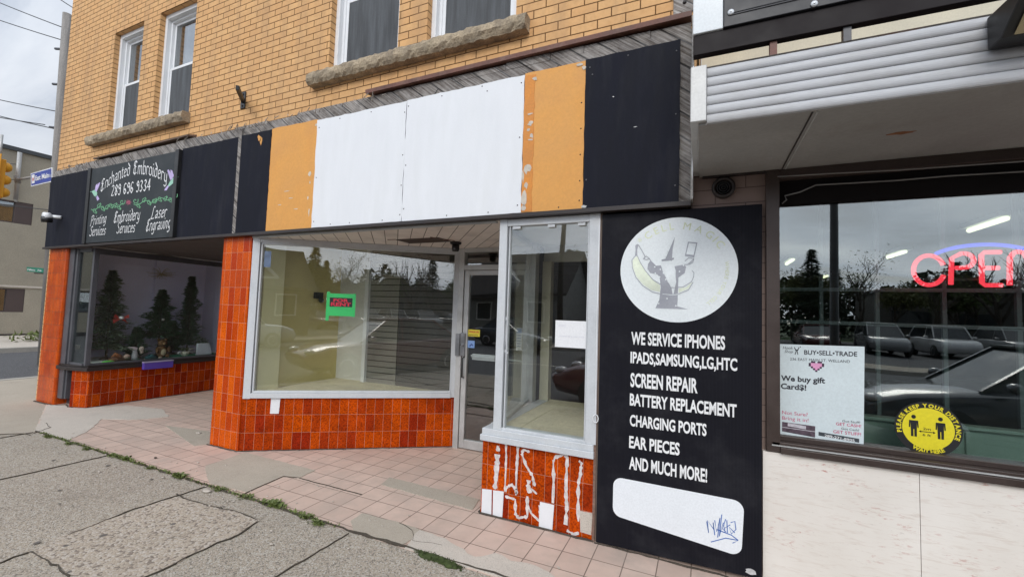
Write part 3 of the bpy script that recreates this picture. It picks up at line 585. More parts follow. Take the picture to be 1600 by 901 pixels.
# conduit and cable on the face
w = MB(); w.tube([(-.06, 3.02, 3.3), (-.055, 3.01, 2.9), (-.062, 3.02, 2.6), (-.06, 3.03, 2.40)], .004); part('cable', w, M['vinyl'], bb)
w = MB(); w.tube([(-.69, 3.085, 2.33), (-.693, 3.075, 1.6), (-.69, 3.082, .9)] + [(-.69+.02*math.sin(a), 3.08, .86+.03*math.cos(a)) for a in [i*.7 for i in range(10)]], .0035); part('cable', w, M['vinyl'], bb)
w = MB(); c0 = onX(205, 397, -8.3)
w.box(-8.30, -8.26, 3.6, 3.68, 2.27, 2.34); w.tube([(-8.28, 3.6, 2.33), (-8.27, 4.1, 2.36), (-8.28, 4.7, 2.33), (-8.27, 5.2, 2.34)], .018); part('entry_pipe', w, M['cement_pale'], bb)
# ------------------------------------------------------------------ right hand building
rb = thing('commercial_building', 'low shop with pale stone base, wide dark framed window and ridged metal canopy', 'building', (2.2, 3.1, 0))
M['travertine'], t_, o_ = mat('travertine')
n_ = N(t_); co_ = n_.new('ShaderNodeTexCoord').outputs['Object']
st_ = n_.mapping(co_, (2.5, 2.5, 16)); v1 = n_.noise(st_, 3.2, 8, .68, .8); v2 = n_.noise(n_.mapping(co_, (9, 9, 30)), 2.2, 6, .7); v3 = n_.noise(co_, 2, 4)
c_ = n_.mixc(n_.ramp(v3, .3, .7), (.68, .63, .57), (.77, .725, .67)); c_ = n_.mixc(n_.ramp(v1, .52, .66, 0, .5), c_, (.58, .49, .42)); c_ = n_.mixc(n_.math('MULTIPLY', n_.ramp(v2, .57, .65), n_.ramp(n_.noise(co_, 3.2, 3), .50, .62)), c_, (.46, .20, .16))
v4 = n_.noise(n_.mapping(co_, (5, 5, 26), loc=(4, 0, 2)), 3, 6, .75); c_ = n_.mixc(n_.ramp(v4, .62, .69, 0, .5), c_, (.28, .20, .17))
p_ = n_.new('ShaderNodeBsdfPrincipled', {'Base Color': c_, 'Roughness': .5, 'Normal': n_.bump(v4, .15, .003)}); t_.links.new(p_.outputs[0], o_.inputs[0])
w = MB()
xs = [.352, 1.098, 1.86, 2.62, 3.38, 4.14, 4.9]
for a, b in zip(xs[:-1], xs[1:]): w.box(a+.0015, b-.0015, 3.10, 3.24, -.02, .795)
part('stone_base', w, M['travertine'], rb)
mpink = tiles('pink_brown_block', (.27, .195, .165), (.24, .17, .145), (.12, .085, .075), .36, .10, .003, off=.5, rough=.8, bump=.5, bd=.003, loc=(.1, .03), fine=.12)
part('wall_panel', MB().box(-.068, .372, 3.13, 3.3, 0, 2.62), mpink, rb)
w = MB(); w.box(.372, .445, 3.09, 3.26, .80, 2.56); w.box(.445, 4.9, 3.10, 3.26, 2.50, 2.56)
w.box(.445, 4.9, 3.075, 3.27, .797, .835); w.box(.40, 4.9, 3.09, 3.27, .835, .862); w.box(.445, 4.9, 3.15, 3.26, .862, .89)
fr = part('shop_window', w, M['bronze'], rb, bev=.003)
part('sill_bead', MB().box(.40, 4.9, 3.084, 3.0895, .838, .846), M['alu'], fr)
part('pane', MB().box(.445, 4.9, 3.196, 3.204, .89, 2.50), M['shop_glass'], fr)
part('valance_reflection', MB().box(.445, 4.9, 3.165, 3.194, 2.345, 2.50), pbr('matt_black_reflection', (.012, .010, .010), .9, spec=.1), fr)  # black sheet before the glass, stands for valance and dark soffit reflection
w = MB(); P_ = [onY(x, y, 3.155) for x, y in [(1222, 318), (1229, 312), (1226, 306), (1250, 300), (1275, 289), (1330, 286), (1400, 282), (1480, 275), (1600, 268)]]
w.tube(P_ + [P_[-1]+Vector((1.5, 0, .02))], .0045); P2 = [onY(x, y, 3.07) for x, y in [(1215, 276), (1300, 271), (1400, 266), (1600, 252)]]
w.tube(P2, .004); part('window_cable', w, pbr('grey_cable', (.22, .21, .2), .6), fr)
# canopy
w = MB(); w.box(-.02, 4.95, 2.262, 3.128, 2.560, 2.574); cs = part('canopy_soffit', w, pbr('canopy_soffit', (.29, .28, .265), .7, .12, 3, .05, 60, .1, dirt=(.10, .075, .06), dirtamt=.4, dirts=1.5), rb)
for x in (.455, 1.66, 2.87): part('soffit_joint', MB().box(x, x+.006, 2.28, 3.12, 2.5555, 2.5602), M['dark_brown'], cs)
part('wall_trim', MB().box(.0, .37, 3.095, 3.128, 2.548, 2.56), M['dark_brown'], cs)
w = MB(); w.box(.475, .482, 2.28, 3.12, 2.5575, 2.5602); part('soffit_bead', w, M['alu'], cs)
rs_ = MB(); c0 = onZ(1410, 208, 2.559); rr_ = random.Random(3)
rs_.prism([(c0.x+.055*math.cos(a)*rr_.uniform(.6, 1.3), c0.y+.018*math.sin(a)*rr_.uniform(.6, 1.3), 2.5585) for a in [i*.52 for i in range(12)]], (0, 0, .002)); part('rust_stain', rs_, pbr('rust_stain', (.22, .085, .035), .9, .3, 20), cs)
w = MB(); prof = [(2.262, 2.562)]
nr = 6; zz = 2.562; hh = .0475
for i in range(nr):
    for k in range(9):
        a = -math.pi/2 + math.pi*k/8; prof.append((2.262-.011*math.cos(a)**.8 if abs(math.cos(a)) > 1e-6 else 2.262, zz+hh/2+hh/2*math.sin(a)*.96))
    zz += hh
prof += [(2.262, zz+.002), (2.29, zz+.002), (2.29, 2.562)]
w.prism([(0.018, y, z) for y, z in prof], (4.9, 0, 0)); part('canopy_fascia', w, pbr('ridged_pale_metal', (.48, .485, .50), .5, .08, 3, .05, 60, .05, metal=.0, dirt=(.30, .28, .26), dirtamt=.55, dirts=4, stretch=(.35, 1, 2)), rb)
w = MB(); w.prism([(-.02, 2.255, 2.852), (-.02, 2.40, 2.888), (-.02, 2.45, 2.888), (-.02, 2.3, 2.80)], (4.95, 0, 0)); w.box(-.02, 4.93, 2.43, 3.14, 2.86, 2.882)
part('canopy_top', w, pbr('dirty_canopy_edge', (.17, .155, .14), .8, .4, 7, .25, 40, .4, .004, dirt=(.16, .07, .04), dirtamt=.6, dirts=5), rb)
w = MB(); w.box(-.058, .016, 2.236, 3.12, 2.572, 2.856); part('canopy_end_cap', w, M['alu'], rb, bev=.004)
w = MB(); w.box(-.02, 4.95, 5.2, 5.3, 2.9, 6.2); part('upper_wall', w, pbr('cream_siding', (.62, .58, .46), .8, .08, 3, .05, 60, .15), rb)
w = MB(); w.box(-.02, 4.95, 3.145, 5.2, 2.951, 3.0); w.box(-.02, 4.95, 5.15, 15, 6.2, 6.35); w.box(4.9, 5.0, 3.12, 15, 0, 2.95); w.box(-.06, 5, 14.9, 15, 0, 6.2); part('roof', w, M['cement'], rb)
for x in (.31, .60, 1.5, 2.6):
    part('sign_post', MB().bar((x, 2.33, 2.86), (x, 2.33, 2.96), .035, .03), M['brown'] if x < .5 else M['grey_frame'], rb)
# interior of the right shop
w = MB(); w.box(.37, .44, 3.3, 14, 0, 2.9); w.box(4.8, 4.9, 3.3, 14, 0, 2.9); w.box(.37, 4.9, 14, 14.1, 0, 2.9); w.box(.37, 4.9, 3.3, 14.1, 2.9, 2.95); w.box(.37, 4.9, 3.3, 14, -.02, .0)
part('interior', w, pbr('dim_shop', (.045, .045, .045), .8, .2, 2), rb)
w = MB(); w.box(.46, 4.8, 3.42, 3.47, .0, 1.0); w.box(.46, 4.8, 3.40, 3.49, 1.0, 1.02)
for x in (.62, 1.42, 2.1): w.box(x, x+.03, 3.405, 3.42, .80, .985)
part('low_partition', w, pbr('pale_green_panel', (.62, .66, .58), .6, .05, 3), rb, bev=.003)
gb = MB()
for x in (.765, 1.075, 1.413, 1.753, 2.09, 2.43): gb.box(x-.011, x+.011, 3.59, 3.615, .9, 2.5)
for z in (1.83, 1.60): gb.box(.45, 4.8, 3.58, 3.60, z-.012, z+.012)
part('security_grille', gb, pbr('grey_grille', (.22, .225, .23), .5, .1), rb)
w = MB(); w.box(1.2, 3.4, 6.0, 6.5, 0, 1.05); w.box(.6, 1.2, 8, 8.5, 0, 1.8); w.box(3.5, 4.6, 9, 9.4, 0, 2.0); part('shop_shelving', w, pbr('shelving', (.07, .065, .06), .7), rb)
mtube = glow('fluorescent_tube', (1, .93, .62), 2.2)
for k, (x, y) in enumerate([(3.0, 6.3), (3.0, 8.8), (2.92, 14.0-.9), (1.6, 9.6)]):
    t = thing('ceiling_light', ['nearest lit fluorescent strip on the ceiling inside the right shop', 'second lit fluorescent strip deeper inside the right shop', 'farthest small lit fluorescent strip at the back of the right shop', 'lit fluorescent strip at left of the ceiling row inside the right shop'][k], 'light', (x, y, 2.80), 'ceiling lights in the right shop')
    part('housing', MB().box(x-.08, x+.08, y-.05, y+.75, 2.81, 2.86), M['vinyl'], t, bev=.004)
    part('tube', MB().tube([(x, y, 2.785), (x, y+.7, 2.785)], .03, 8), mtube, t)
# ------------------------------------------------------------------ text helpers
_tc = {}
def text2d(s, bold=0.0, spacing=1.0):
    k = (s, bold, spacing)
    if k in _tc: return _tc[k]
    c = bpy.data.curves.new('t', 'FONT'); c.body = s; c.size = 1; c.offset = bold; c.space_character = spacing; c.resolution_u = 3
    o = bpy.data.objects.new('t', c); COL.objects.link(o); bpy.context.view_layer.update()
    me = bpy.data.meshes.new_from_object(o.evaluated_get(bpy.context.evaluated_depsgraph_get()))
    V = [(v.co.x, v.co.y) for v in me.vertices]; F = [tuple(p.vertices) for p in me.polygons]
    bpy.data.objects.remove(o); bpy.data.curves.remove(c); bpy.data.meshes.remove(me)
    _tc[k] = (V, F); return _tc[k]
def put_text(mb, s, fn, h=None, w=None, bold=0, mi=0, cap=.729, shear=0, align='l', spacing=1.0):
    """lays text into (u, v) plane; fn(u, v) -> world point.  h = capital height, w = total width"""
    V, F = text2d(s, bold, spacing)
    x0 = min(v[0] for v in V); x1 = max(v[0] for v in V); ky = (h or .1)/cap; kx = w/(x1-x0) if w else ky
    ox = {'l': 0, 'c': -(x1-x0)*kx/2, 'r': -(x1-x0)*kx}[align]
    P = [fn((x-x0)*kx+ox+shear*y*ky, y*ky) for x, y in V]
    mb.add(P, F, mi); return (x1-x0)*kx
def plane_fn(o, u=(1, 0, 0), v=(0, 0, 1), off=(0, -.0015, 0)):
    o, u, v, off = Vector(o), Vector(u), Vector(v), Vector(off)
    return lambda a, b: o + u*a + v*b + off
def arc_text(mb, s, fn, cxy, rad, a0, a1, h, bold=0, inside=False, kx=1.0, rxy=None):
    """characters spread from angle a0 to a1 (degrees, clockwise for tops)"""
    rx, ry = rxy or (rad, rad); adv = []
    for ch in s:
        if ch == ' ': adv.append(.32)
        else:
            V, _ = text2d(ch, bold); adv.append(max(v[0] for v in V)-min(v[0] for v in V)+.10)
    tot = sum(adv); acc = 0
    for ch, ad in zip(s, adv):
        a = R(a0+(a1-a0)*(acc+ad/2)/tot); acc += ad
        if ch == ' ': continue
        V, F = text2d(ch, bold); m0 = min(v[0] for v in V); m1 = max(v[0] for v in V); k = h/.729
        rdir = Vector((math.cos(a), math.sin(a))); tdir = Vector((math.sin(a), -math.cos(a)))
        if inside: rdir, tdir = -rdir, -tdir
        c = Vector((cxy[0]+rx*math.cos(a), cxy[1]+ry*math.sin(a)))
        mb.add([fn(*(c+tdir*((x-(m0+m1)/2)*k*kx)+rdir*(y*k))) for x, y in V], F)
def polyfill(mb, pts, fn, mi=0, lift=0):
    """filled outline, triangulated"""
    from mathutils.geometry import tessellate_polygon
    tr = tessellate_polygon([[Vector((x, y, 0)) for x, y in pts]])
    # keep the faces turned to the street
    a = [fn(x, y)+Vector((0, -lift, 0)) for x, y in pts]; fs = []
    for t in tr:
        p, q, r = (a[i] for i in t); nn = (q-p).cross(r-p); fs.append(tuple(t) if nn.y < 0 else tuple(reversed(t)))
    mb.add(a, fs, mi)
def stroke2(mb, pts, wd, fn, mi=0, lift=0):
    P = [Vector(p) for p in pts]; L, Q = [], []
    for i, p in enumerate(P):
        t = (P[min(i+1, len(P)-1)]-P[max(0, i-1)]); t = t.normalized() if t.length else Vector((1, 0)); n = Vector((-t.y, t.x))*(wd/2)
        L.append(p+n); Q.append(p-n)
    for i in range(len(P)-1):
        a = [fn(*x)+Vector((0, -lift, 0)) for x in (Q[i], Q[i+1], L[i+1], L[i])]; mb.add(a, [(0, 1, 2, 3)], mi)
GL = {'a': (3.3, [[(.6, 3.4), (1.4, 4.1), (2.4, 3.5), (2.4, .4), (3, 0)], [(2.4, 2.2), (1, 1.8), (.6, 1), (1.2, 0), (2.4, .8)]]), 'b': (3.2, [[(.6, 6.5), (.6, .5), (1.5, 0), (2.6, .8), (2.6, 3.2), (1.8, 4.1), (.6, 3.3)]]),
 'c': (3, [[(2.6, 3.4), (1.7, 4.1), (.6, 3.3), (.6, .7), (1.5, 0), (2.6, .7)]]), 'd': (3.2, [[(.8, 6.6), (2.6, 4.6), (2.6, .8), (1.6, 0), (.6, .8), (.6, 3.2), (1.4, 4.1), (2.4, 3.6)]]),
 'e': (3, [[(.6, 1.9), (2.5, 2.8), (2.3, 3.6), (1.6, 4.1), (.6, 3.3), (.6, .7), (1.5, 0), (2.6, .8)]]), 'g': (3.2, [[(2.5, 3.4), (1.5, 4.1), (.6, 3.3), (.6, 1), (1.5, .3), (2.5, 1)], [(2.5, 4), (2.5, -1.2), (1.5, -2), (.5, -1.4)]]),
 'h': (3.2, [[(.6, 6.5), (.6, 0)], [(.6, 3.4), (1.6, 4.1), (2.6, 3.3), (2.6, .4), (2, -.5)]]), 'i': (1.7, [[(.7, 4), (.7, .4), (1.3, 0)], [(.5, 5.2), (1, 5.7)]]), 'm': (4.8, [[(.6, 0), (.6, 4)], [(.6, 3.5), (1.5, 4.1), (2.3, 3.4), (2.3, 0)], [(2.3, 3.4), (3.2, 4.1), (4.1, 3.4), (4.1, .3), (4.6, 0)]]),
 'n': (3.3, [[(.6, 0), (.6, 4)], [(.6, 3.5), (1.6, 4.1), (2.5, 3.4), (2.5, .3), (3, 0)]]), 'o': (3.2, [[(1.6, 4.1), (.6, 3.3), (.6, .7), (1.6, 0), (2.6, .8), (2.6, 3.3), (1.6, 4.1)]]), 'r': (2.6, [[(.6, 0), (.6, 4)], [(.6, 3.3), (1.5, 4.1), (2.3, 3.5)]]),
 's': (2.9, [[(2.4, 3.5), (1.5, 4.1), (.6, 3.3), (.9, 2.5), (2.2, 1.7), (2.4, .7), (1.4, 0), (.5, .6)]]), 't': (2.3, [[(.9, 5.4), (.9, .5), (1.8, 0)], [(.2, 4), (1.9, 4)]]), 'v': (3.1, [[(.5, 4), (.8, .8), (1.5, 0), (2.5, 1), (2.5, 3.4), (2, 4.1)]]),
 'y': (3.2, [[(.6, 4), (.6, 1), (1.5, .2), (2.5, 1)], [(2.5, 4), (2.5, -1), (1.5, -2), (.5, -1.5)]]), 'P': (4.2, [[(1, 6.4), (1, -.2), (.3, 0)], [(.2, 5.6), (1.4, 6.6), (3, 6.3), (3.5, 5), (3, 3.7), (1.1, 3.2)]]),
 'S': (4, [[(3.4, 5.7), (2.2, 6.6), (.8, 5.7), (.9, 4.5), (2.8, 3), (3.3, 1.6), (2.3, .2), (1, 0), (.2, .9)]]), 'E': (4.3, [[(3.5, 5.6), (2.3, 6.5), (1, 5.7), (1.1, 4.4), (2.2, 3.5), (.8, 2.8), (.6, 1.2), (1.8, 0), (3.6, .9)], [(2.2, 3.5), (3, 3.7)], [(2.1, 6.2), (2.1, .4)]]),
 'L': (4, [[(2.9, 6), (2.2, 6.6), (1.5, 5.8), (1.3, 2), (.8, .4), (.3, .3), (1, 0), (3.6, .2)]]), '2': (3.4, [[(.6, 5.4), (1.5, 6.4), (2.6, 5.6), (2.4, 4), (.6, .3), (2.9, .3)]]), '8': (3.4, [[(1.7, 3.4), (.7, 4.8), (1.6, 6.4), (2.6, 5), (1.7, 3.4), (.6, 1.7), (1.6, 0), (2.8, 1.6), (1.7, 3.4)]]),
 '9': (3.4, [[(2.6, 5), (1.6, 6.4), (.6, 5), (1.5, 3.4), (2.6, 4.6), (2.6, 1.5), (1.5, 0), (.6, .9)]]), '6': (3.4, [[(2.5, 5.6), (1.6, 6.4), (.6, 5), (.6, 1.4), (1.6, 0), (2.7, 1.6), (1.7, 3.2), (.7, 2)]]), '3': (3.4, [[(.7, 5.6), (1.6, 6.4), (2.6, 5), (1.4, 3.4), (2.7, 1.7), (1.6, 0), (.6, .9)]]), '4': (3.6, [[(2.3, 0), (2.3, 6.4), (.5, 2), (3.2, 2)]]), ' ': (2, [])}
def nib_text(mb, s, fn, h, nib=(.5, .5), wd=.35, shear=0, kx=1.0, path=None, total=None):
    """broad pen lettering; path(u) gives baseline offset and slope"""
    L = sum(GL[c][0] for c in s); k = h/6.5; kx = (total/(L*k)) if total else kx; x = 0
    for c in s:
        wch, st = GL[c]
        for pl in st:
            for a, b in zip(pl[:-1], pl[1:]):
                A = Vector((a[0]+shear*a[1], a[1])); B = Vector((b[0]+shear*b[1], b[1])); t = (B-A).normalized() if (B-A).length else Vector((1, 0))
                nb = Vector(nib); pn = Vector((-t.y, t.x))*wd*.5
                for off in (nb*.5, pn):
                    q = [A+off, B+off, B-off, A-off]; W_ = []
                    for p in q:
                        u = (x+p.x)*k*kx; v = p.y*k
                        if path: v += path(u)
                        W_.append(fn(u, v))
                    nib_text.k = (nib_text.k+1) % 24; W_ = [q_-Vector((0, .00012*nib_text.k, 0)) for q_ in W_]; nn = (W_[1]-W_[0]).cross(W_[2]-W_[0]); f = (0, 1, 2, 3)
                    mb.add(W_, [f if nn.y < 0 else f[::-1]])
        x += wch
    return x*k*kx
nib_text.k = 0
# ------------------------------------------------------------------ sign band panels
def rag(x0, x1, z0, z1, seed, amp=.004, step=.06):
    r = random.Random(seed); P = []
    for (ax, az), (bx, bz) in (((x0, z0), (x1, z0)), ((x1, z0), (x1, z1)), ((x1, z1), (x0, z1)), ((x0, z1), (x0, z0))):
        n = max(1, int(math.hypot(bx-ax, bz-az)/step))
        for j in range(n): P.append((ax+(bx-ax)*j/n + r.uniform(-amp, amp), az+(bz-az)*j/n + r.uniform(-amp, amp)))
    return P
def panel(name, x0, x1, z1, y0, m, label, seed, amp=.003, z0=2.386, cat='sign panel'):
    w = MB(); w.prism([(x, y0, z) for x, z in rag(x0, x1, z0, z1, seed, amp)], (0, .018, 0))
    return solo(name, w, m, label, cat, 'boards of the sign band above the shopfronts')
def screws(top, pts, y, m=None, r=.006):
    for x, z in pts: sub_of(top, 'screw', MB().lathe([(r, 0), (r*.6, -.003), (0.0005, -.0035)], (x, y, z), 8, 'Y'), m or M['dark_brown'])
def flakes(top, spots, y, m, name='peeled_paint'):
    r = random.Random(len(spots)*7+1)
    for x, z, a, b in spots:
        n = 9; w = MB(); w.prism([(x+a*math.cos(i*2*math.pi/n)*r.uniform(.4, 1.2), y, z+b*math.sin(i*2*math.pi/n)*r.uniform(.4, 1.2)) for i in range(n)], (0, -.0015, 0))
        sub_of(top, name, w, m)
p1 = panel('sign_panel', -9.43, -8.17, 3.495, 3.05, M['black'], 'black blank panel at the far left end of the sign band beside the embroidery sign', 1)
p2 = panel('sign_panel', -5.93, -4.865, 3.505, 3.05, M['black'], 'black blank panel between the embroidery sign and the wooden strip', 2)
p3 = panel('sign_panel', -4.805, -4.302, 3.51, 3.05, M['black'], 'narrow black panel with a small orange scrape left of the orange board', 3)
p4 = panel('sign_panel', -4.300, -3.612, 3.515, 3.052, M['orange'], 'left orange painted board between narrow black panel and white board', 4, .005)
p5 = panel('sign_panel', -3.610, -2.482, 3.50, 3.046, M['white'], 'left one of the two blank white boards beside the left orange board', 5, .004)
p6 = panel('sign_panel', -2.478, -1.312, 3.51, 3.046, M['white'], 'right one of the two blank white boards beside the peeling orange board', 6, .004)
p7 = panel('sign_panel', -1.310, -.814, 3.522, 3.052, M['orange'], 'right orange painted board with peeling left edge next to the big black panel', 7, .004)
p8 = panel('sign_panel', -.812, -.145, 3.528, 3.048, M['black'], 'large black blank panel at the right end of the sign band under brick wall', 8)
flakes(p3, [(-4.50, 3.44, .03, .05), (-4.47, 3.41, .02, .05)], 3.05, M['orange'])
w = MB(); w.prism([(x, 3.052, z) for x, z in rag(-1.308, -1.222, 2.392, 3.50, 17, .006, .05)], (0, -.003, 0)); sub_of(p7, 'paint_strip', w, M['orange_deep'])
flakes(p7, [(-1.285, 2.50, .028, .06), (-1.27, 2.60, .02, .03), (-1.30, 2.68, .014, .05), (-1.265, 2.74, .03, .05), (-1.29, 2.42, .02, .03), (-1.25, 3.10, .03, .02), (-1.27, 3.05, .02, .015), (-1.24, 3.0, .02, .03), (-1.26, 3.18, .03, .008), (-1.25, 2.97, .025, .012), (-.83, 3.47, .02, .02), (-.86, 3.50, .03, .012), (-1.22, 3.46, .025, .02)], 3.049, pbr('bare_ply', (.58, .52, .44), .8, .15, 20))
flakes(p4, [(-3.68, 2.95, .025, .025), (-3.67, 2.86, .012, .02), (-4.0, 2.8, .05, .005), (-3.95, 2.72, .04, .005), (-4.1, 2.66, .03, .006), (-3.66, 2.55, .01, .04), (-3.63, 3.46, .02, .02), (-3.85, 2.6, .04, .006), (-3.69, 2.7, .01, .03)], 3.052, pbr('bare_ply_left', (.62, .56, .46), .8, .15, 20))
screws(p5, [(-2.50, z) for z in (3.40, 3.0, 2.72, 2.45)] + [(-3.58, z) for z in (3.42, 2.9, 2.45)] + [(-3.3, 3.47), (-2.9, 3.47), (-3.1, 2.41), (-2.7, 2.41), (-3.35, 2.41)], 3.046)
screws(p6, [(-2.46, z) for z in (3.45, 2.9, 2.5)] + [(-1.34, z) for z in (3.45, 3.0, 2.45)] + [(-2.1, 3.48), (-1.7, 3.49), (-2.0, 2.41), (-1.6, 2.41), (-1.65, 3.44)], 3.046)
screws(p7, [(-.84, z) for z in (3.2, 3.0, 2.8, 2.6, 2.45)] + [(-1.0, 2.41)], 3.052)
screws(p8, [(-.17, z) for z in (3.45, 3.0, 2.5)] + [(-.78, 3.46), (-.76, 3.40), (-.5, 3.49), (-.79, 2.6)], 3.048, pbr('grey_screw', (.16, .16, .17), .4))
flakes(p8, [(-.44, 2.95, .012, .003), (-.60, 3.20, .006, .004), (-.80, 2.40, .03, .012)], 3.048, M['alu'], 'scuffs')
# embroidery sign
es = thing('shop_sign', 'black embroidery shop sign with white blackletter text, hummingbirds and green vine', 'sign', (-7.05, 3.03, 2.386), None)
w = MB(); w.box(-8.085, -6.01, 3.022, 3.05, 2.392, 3.475); part('board', w, pbr('green_black_sign', (.019, .025, .029), .65, .25, 2.5, .1, 90, .06, .001, dirt=(.075, .08, .085), dirtamt=.2, dirts=2), es, bev=.003)
part('edge_post', MB().box(-8.165, -8.087, 3.008, 3.06, 2.386, 3.49), M['rubber'], es, bev=.004); part('edge_post', MB().box(-6.008, -5.935, 3.008, 3.06, 2.386, 3.49), M['rubber'], es, bev=.004)
def E7(x, y): return onY(130+x/5.63, 230+y/5.63, 3.022)
fe = plane_fn((0, 3.022, 0))
def parab(p, q, r):
    (x1, y1), (x2, y2), (x3, y3) = [(v.x, v.z) for v in (p, q, r)]
    return lambda x: y1*(x-x2)*(x-x3)/((x1-x2)*(x1-x3)) + y2*(x-x1)*(x-x3)/((x2-x1)*(x2-x3)) + y3*(x-x1)*(x-x2)/((x3-x1)*(x3-x2))
pb = parab(E7(160, 395), E7(425, 245), E7(735, 315))
w = MB()
u0 = E7(152, 395).x; u1 = E7(412, 250).x; nib_text(w, 'Enchanted', lambda a, b: fe(u0+a, b), .175, (.45, .45), .38, path=lambda u: pb(u0+u), total=u1-u0)
u2 = E7(437, 240).x; u3 = E7(738, 330).x; nib_text(w, 'Embroidery', lambda a, b: fe(u2+a, b), .185, (.45, .45), .38, path=lambda u: pb(u2+u), total=u3-u2); part('lettering', w, M['txt_white'], es); w = MB()
a_ = E7(245, 432); b_2 = E7(595, 378); nib_text(w, '289 696 9334', lambda a, b: fe(a_.x+a, a_.z+b), .155, (.6, .35), .5, path=lambda u: u*(b_2.z-a_.z)/(b_2.x-a_.x), total=b_2.x-a_.x); part('lettering', w, M['txt_white'], es)
for s, (xa, ya), (xb, yb), hh_ in [('Printing', (62, 690), (212, 660), .15), ('Services', (55, 782), (205, 768), .15), ('Embroidery', (265, 668), (508, 635), .17), ('Services', (292, 758), (465, 745), .16), ('Laser', (592, 632), (745, 612), .17), ('Engraving', (548, 742), (778, 708), .17)]:
    w = MB(); A_ = E7(xa, ya); B_ = E7(xb, yb); nib_text(w, s, lambda a, b: fe(A_.x+a, A_.z+b), hh_*.92, (.42, .42), .45, shear=.22, path=lambda u: u*(B_.z-A_.z)/(B_.x-A_.x), total=B_.x-A_.x-.03); part('lettering', w, M['txt_white'], es)
w = MB(); mgreen = pbr('sign_green', (.16, .42, .22), .5)
fE = lambda x, y: E7(x, y)+Vector((0, -.0015, 0))
def vine(x0, y0, x1, y1, sgn):
    n = 60; P = [(x0+(x1-x0)*i/n, y0+(y1-y0)*i/n+14*math.sin(i/n*5.5*math.pi)) for i in range(n+1)]
    stroke2(w, P, 6, fE)
    for k in range(1, 8):
        i = int(k*n/8); cx_, cy_ = P[i]; s2 = 1 if k % 2 else -1
        stroke2(w, [(cx_+(4+t*3.2)*math.cos(t*.8)*1.0, cy_-s2*(4+t*3.5)*math.sin(t*.8)) for t in range(8)], 5, fE)
        stroke2(w, [(cx_, cy_), (cx_+14, cy_+s2*22), (cx_+8, cy_+s2*32)], 7, fE)
vine(72, 545, 355, 505, 1); vine(445, 500, 820, 440, 1)
for bx, by, s2 in ((345, 480, 1), (460, 470, -1), (805, 425, 1), (625, 470, 1)): stroke2(w, [(bx+(4+t*2.6)*math.cos(t*.75), by-(4+t*3)*math.sin(t*.75)) for t in range(10)], 6, fE)
part('vine', w, mgreen, es)
w = MB()
for k in range(7): a = k*math.pi/3.5; polyfill(w, [(400+7*math.cos(a+1.5), 485-7*math.sin(a+1.5)), (400+30*math.cos(a), 485-28*math.sin(a)), (400+7*math.cos(a-1.5), 485-7*math.sin(a-1.5))], fE)
part('flower', w, pbr('sign_pink', (.55, .12, .20), .5), es)
w = MB()
polyfill(w, [(75, 390), (100, 375), (125, 400), (120, 440), (98, 430)], fE, 0); polyfill(w, [(100, 385), (135, 318), (152, 308), (140, 345), (118, 395)], fE, 1); polyfill(w, [(104, 380), (112, 335), (128, 320), (118, 372)], fE, 1, .0006); polyfill(w, [(108, 428), (126, 425), (144, 455), (125, 472), (118, 450)], fE, 1); stroke2(w, [(62, 392), (78, 392)], 4, fE, 0)
polyfill(w, [(765, 300), (800, 262), (815, 280), (795, 315), (760, 345), (745, 340)], fE, 0); polyfill(w, [(768, 290), (740, 205), (752, 195), (780, 240), (790, 275)], fE, 1); polyfill(w, [(782, 275), (768, 200), (785, 205), (800, 255)], fE, 1, .0006); polyfill(w, [(745, 335), (755, 345), (735, 380), (715, 382), (718, 368)], fE, 1); stroke2(w, [(812, 270), (838, 262)], 5, fE, 0)
part('hummingbirds', w, [pbr('bird_green', (.30, .55, .42), .5), pbr('bird_violet', (.52, .42, .70), .5)], es)
# ------------------------------------------------------------------ repair advertising board
ab = thing('advertising_board', 'tall black board leaning on the wall listing phone repair services in white letters', 'sign board', (-.16, 3.08, 0))
w = MB(); w.prism([(-.668, 3.075, .012), (.345, 3.075, .035), (.349, 3.088, 2.343), (-.672, 3.088, 2.338)], (0, .008, 0)); part('panel', w, tiles('corrugated_black_sheet', (.0085, .0085, .013), (.010, .010, .015), (.006, .006, .009), .008, 9, .0012, rough=.6, spec=.15, bump=.25, bd=.0006, dirt=(.05, .05, .055), dirtamt=.25, dirts=3, fine=.1), ab)
def by(z): return 3.075+.013*(z-.02)/2.32
def fb(off=.0015): return lambda x, z: Vector((x, by(z)-off, z))
ccx, ccz, crx, crz = -.159, 1.928, .374, .359
w = MB(); ff = fb(.0010); polyfill(w, [(ccx+crx*math.cos(i*math.pi/36), ccz+crz*math.sin(i*math.pi/36)) for i in range(72)], ff)
part('round_emblem', w, pbr('pale_vinyl', (.78, .82, .83), .45, .02, 3), ab)
def EM(x, y, off=.0022): 
    u = ccx+(x-505)/455*crx; z = ccz-(y-462)/412*crz; return Vector((u, by(z)-off, z))
w = MB(); f_ = lambda x, y: EM(x, y, .0026); fb2 = lambda x, y: EM(x, y, .0019); f2 = lambda x, y: EM(x, y, .0031); f3 = lambda x, y: EM(x, y, .0036); f4 = lambda x, y: EM(x, y, .0042)
polyfill(w, [(415, 385), (492, 203), (475, 300), (470, 395), (440, 380)], f_, 0); polyfill(w, [(388, 382), (440, 372), (488, 370), (484, 384), (440, 392), (390, 394)], f2, 0)
polyfill(w, [(300, 385), (345, 430), (385, 428), (400, 480), (470, 610), (478, 655), (486, 655), (505, 560), (492, 437), (560, 425), (580, 440), (570, 490), (522, 525), (518, 700), (515, 750), (600, 770), (345, 768), (375, 700), (385, 600), (375, 520), (355, 498), (300, 488), (276, 455), (280, 415)], f_, 0)
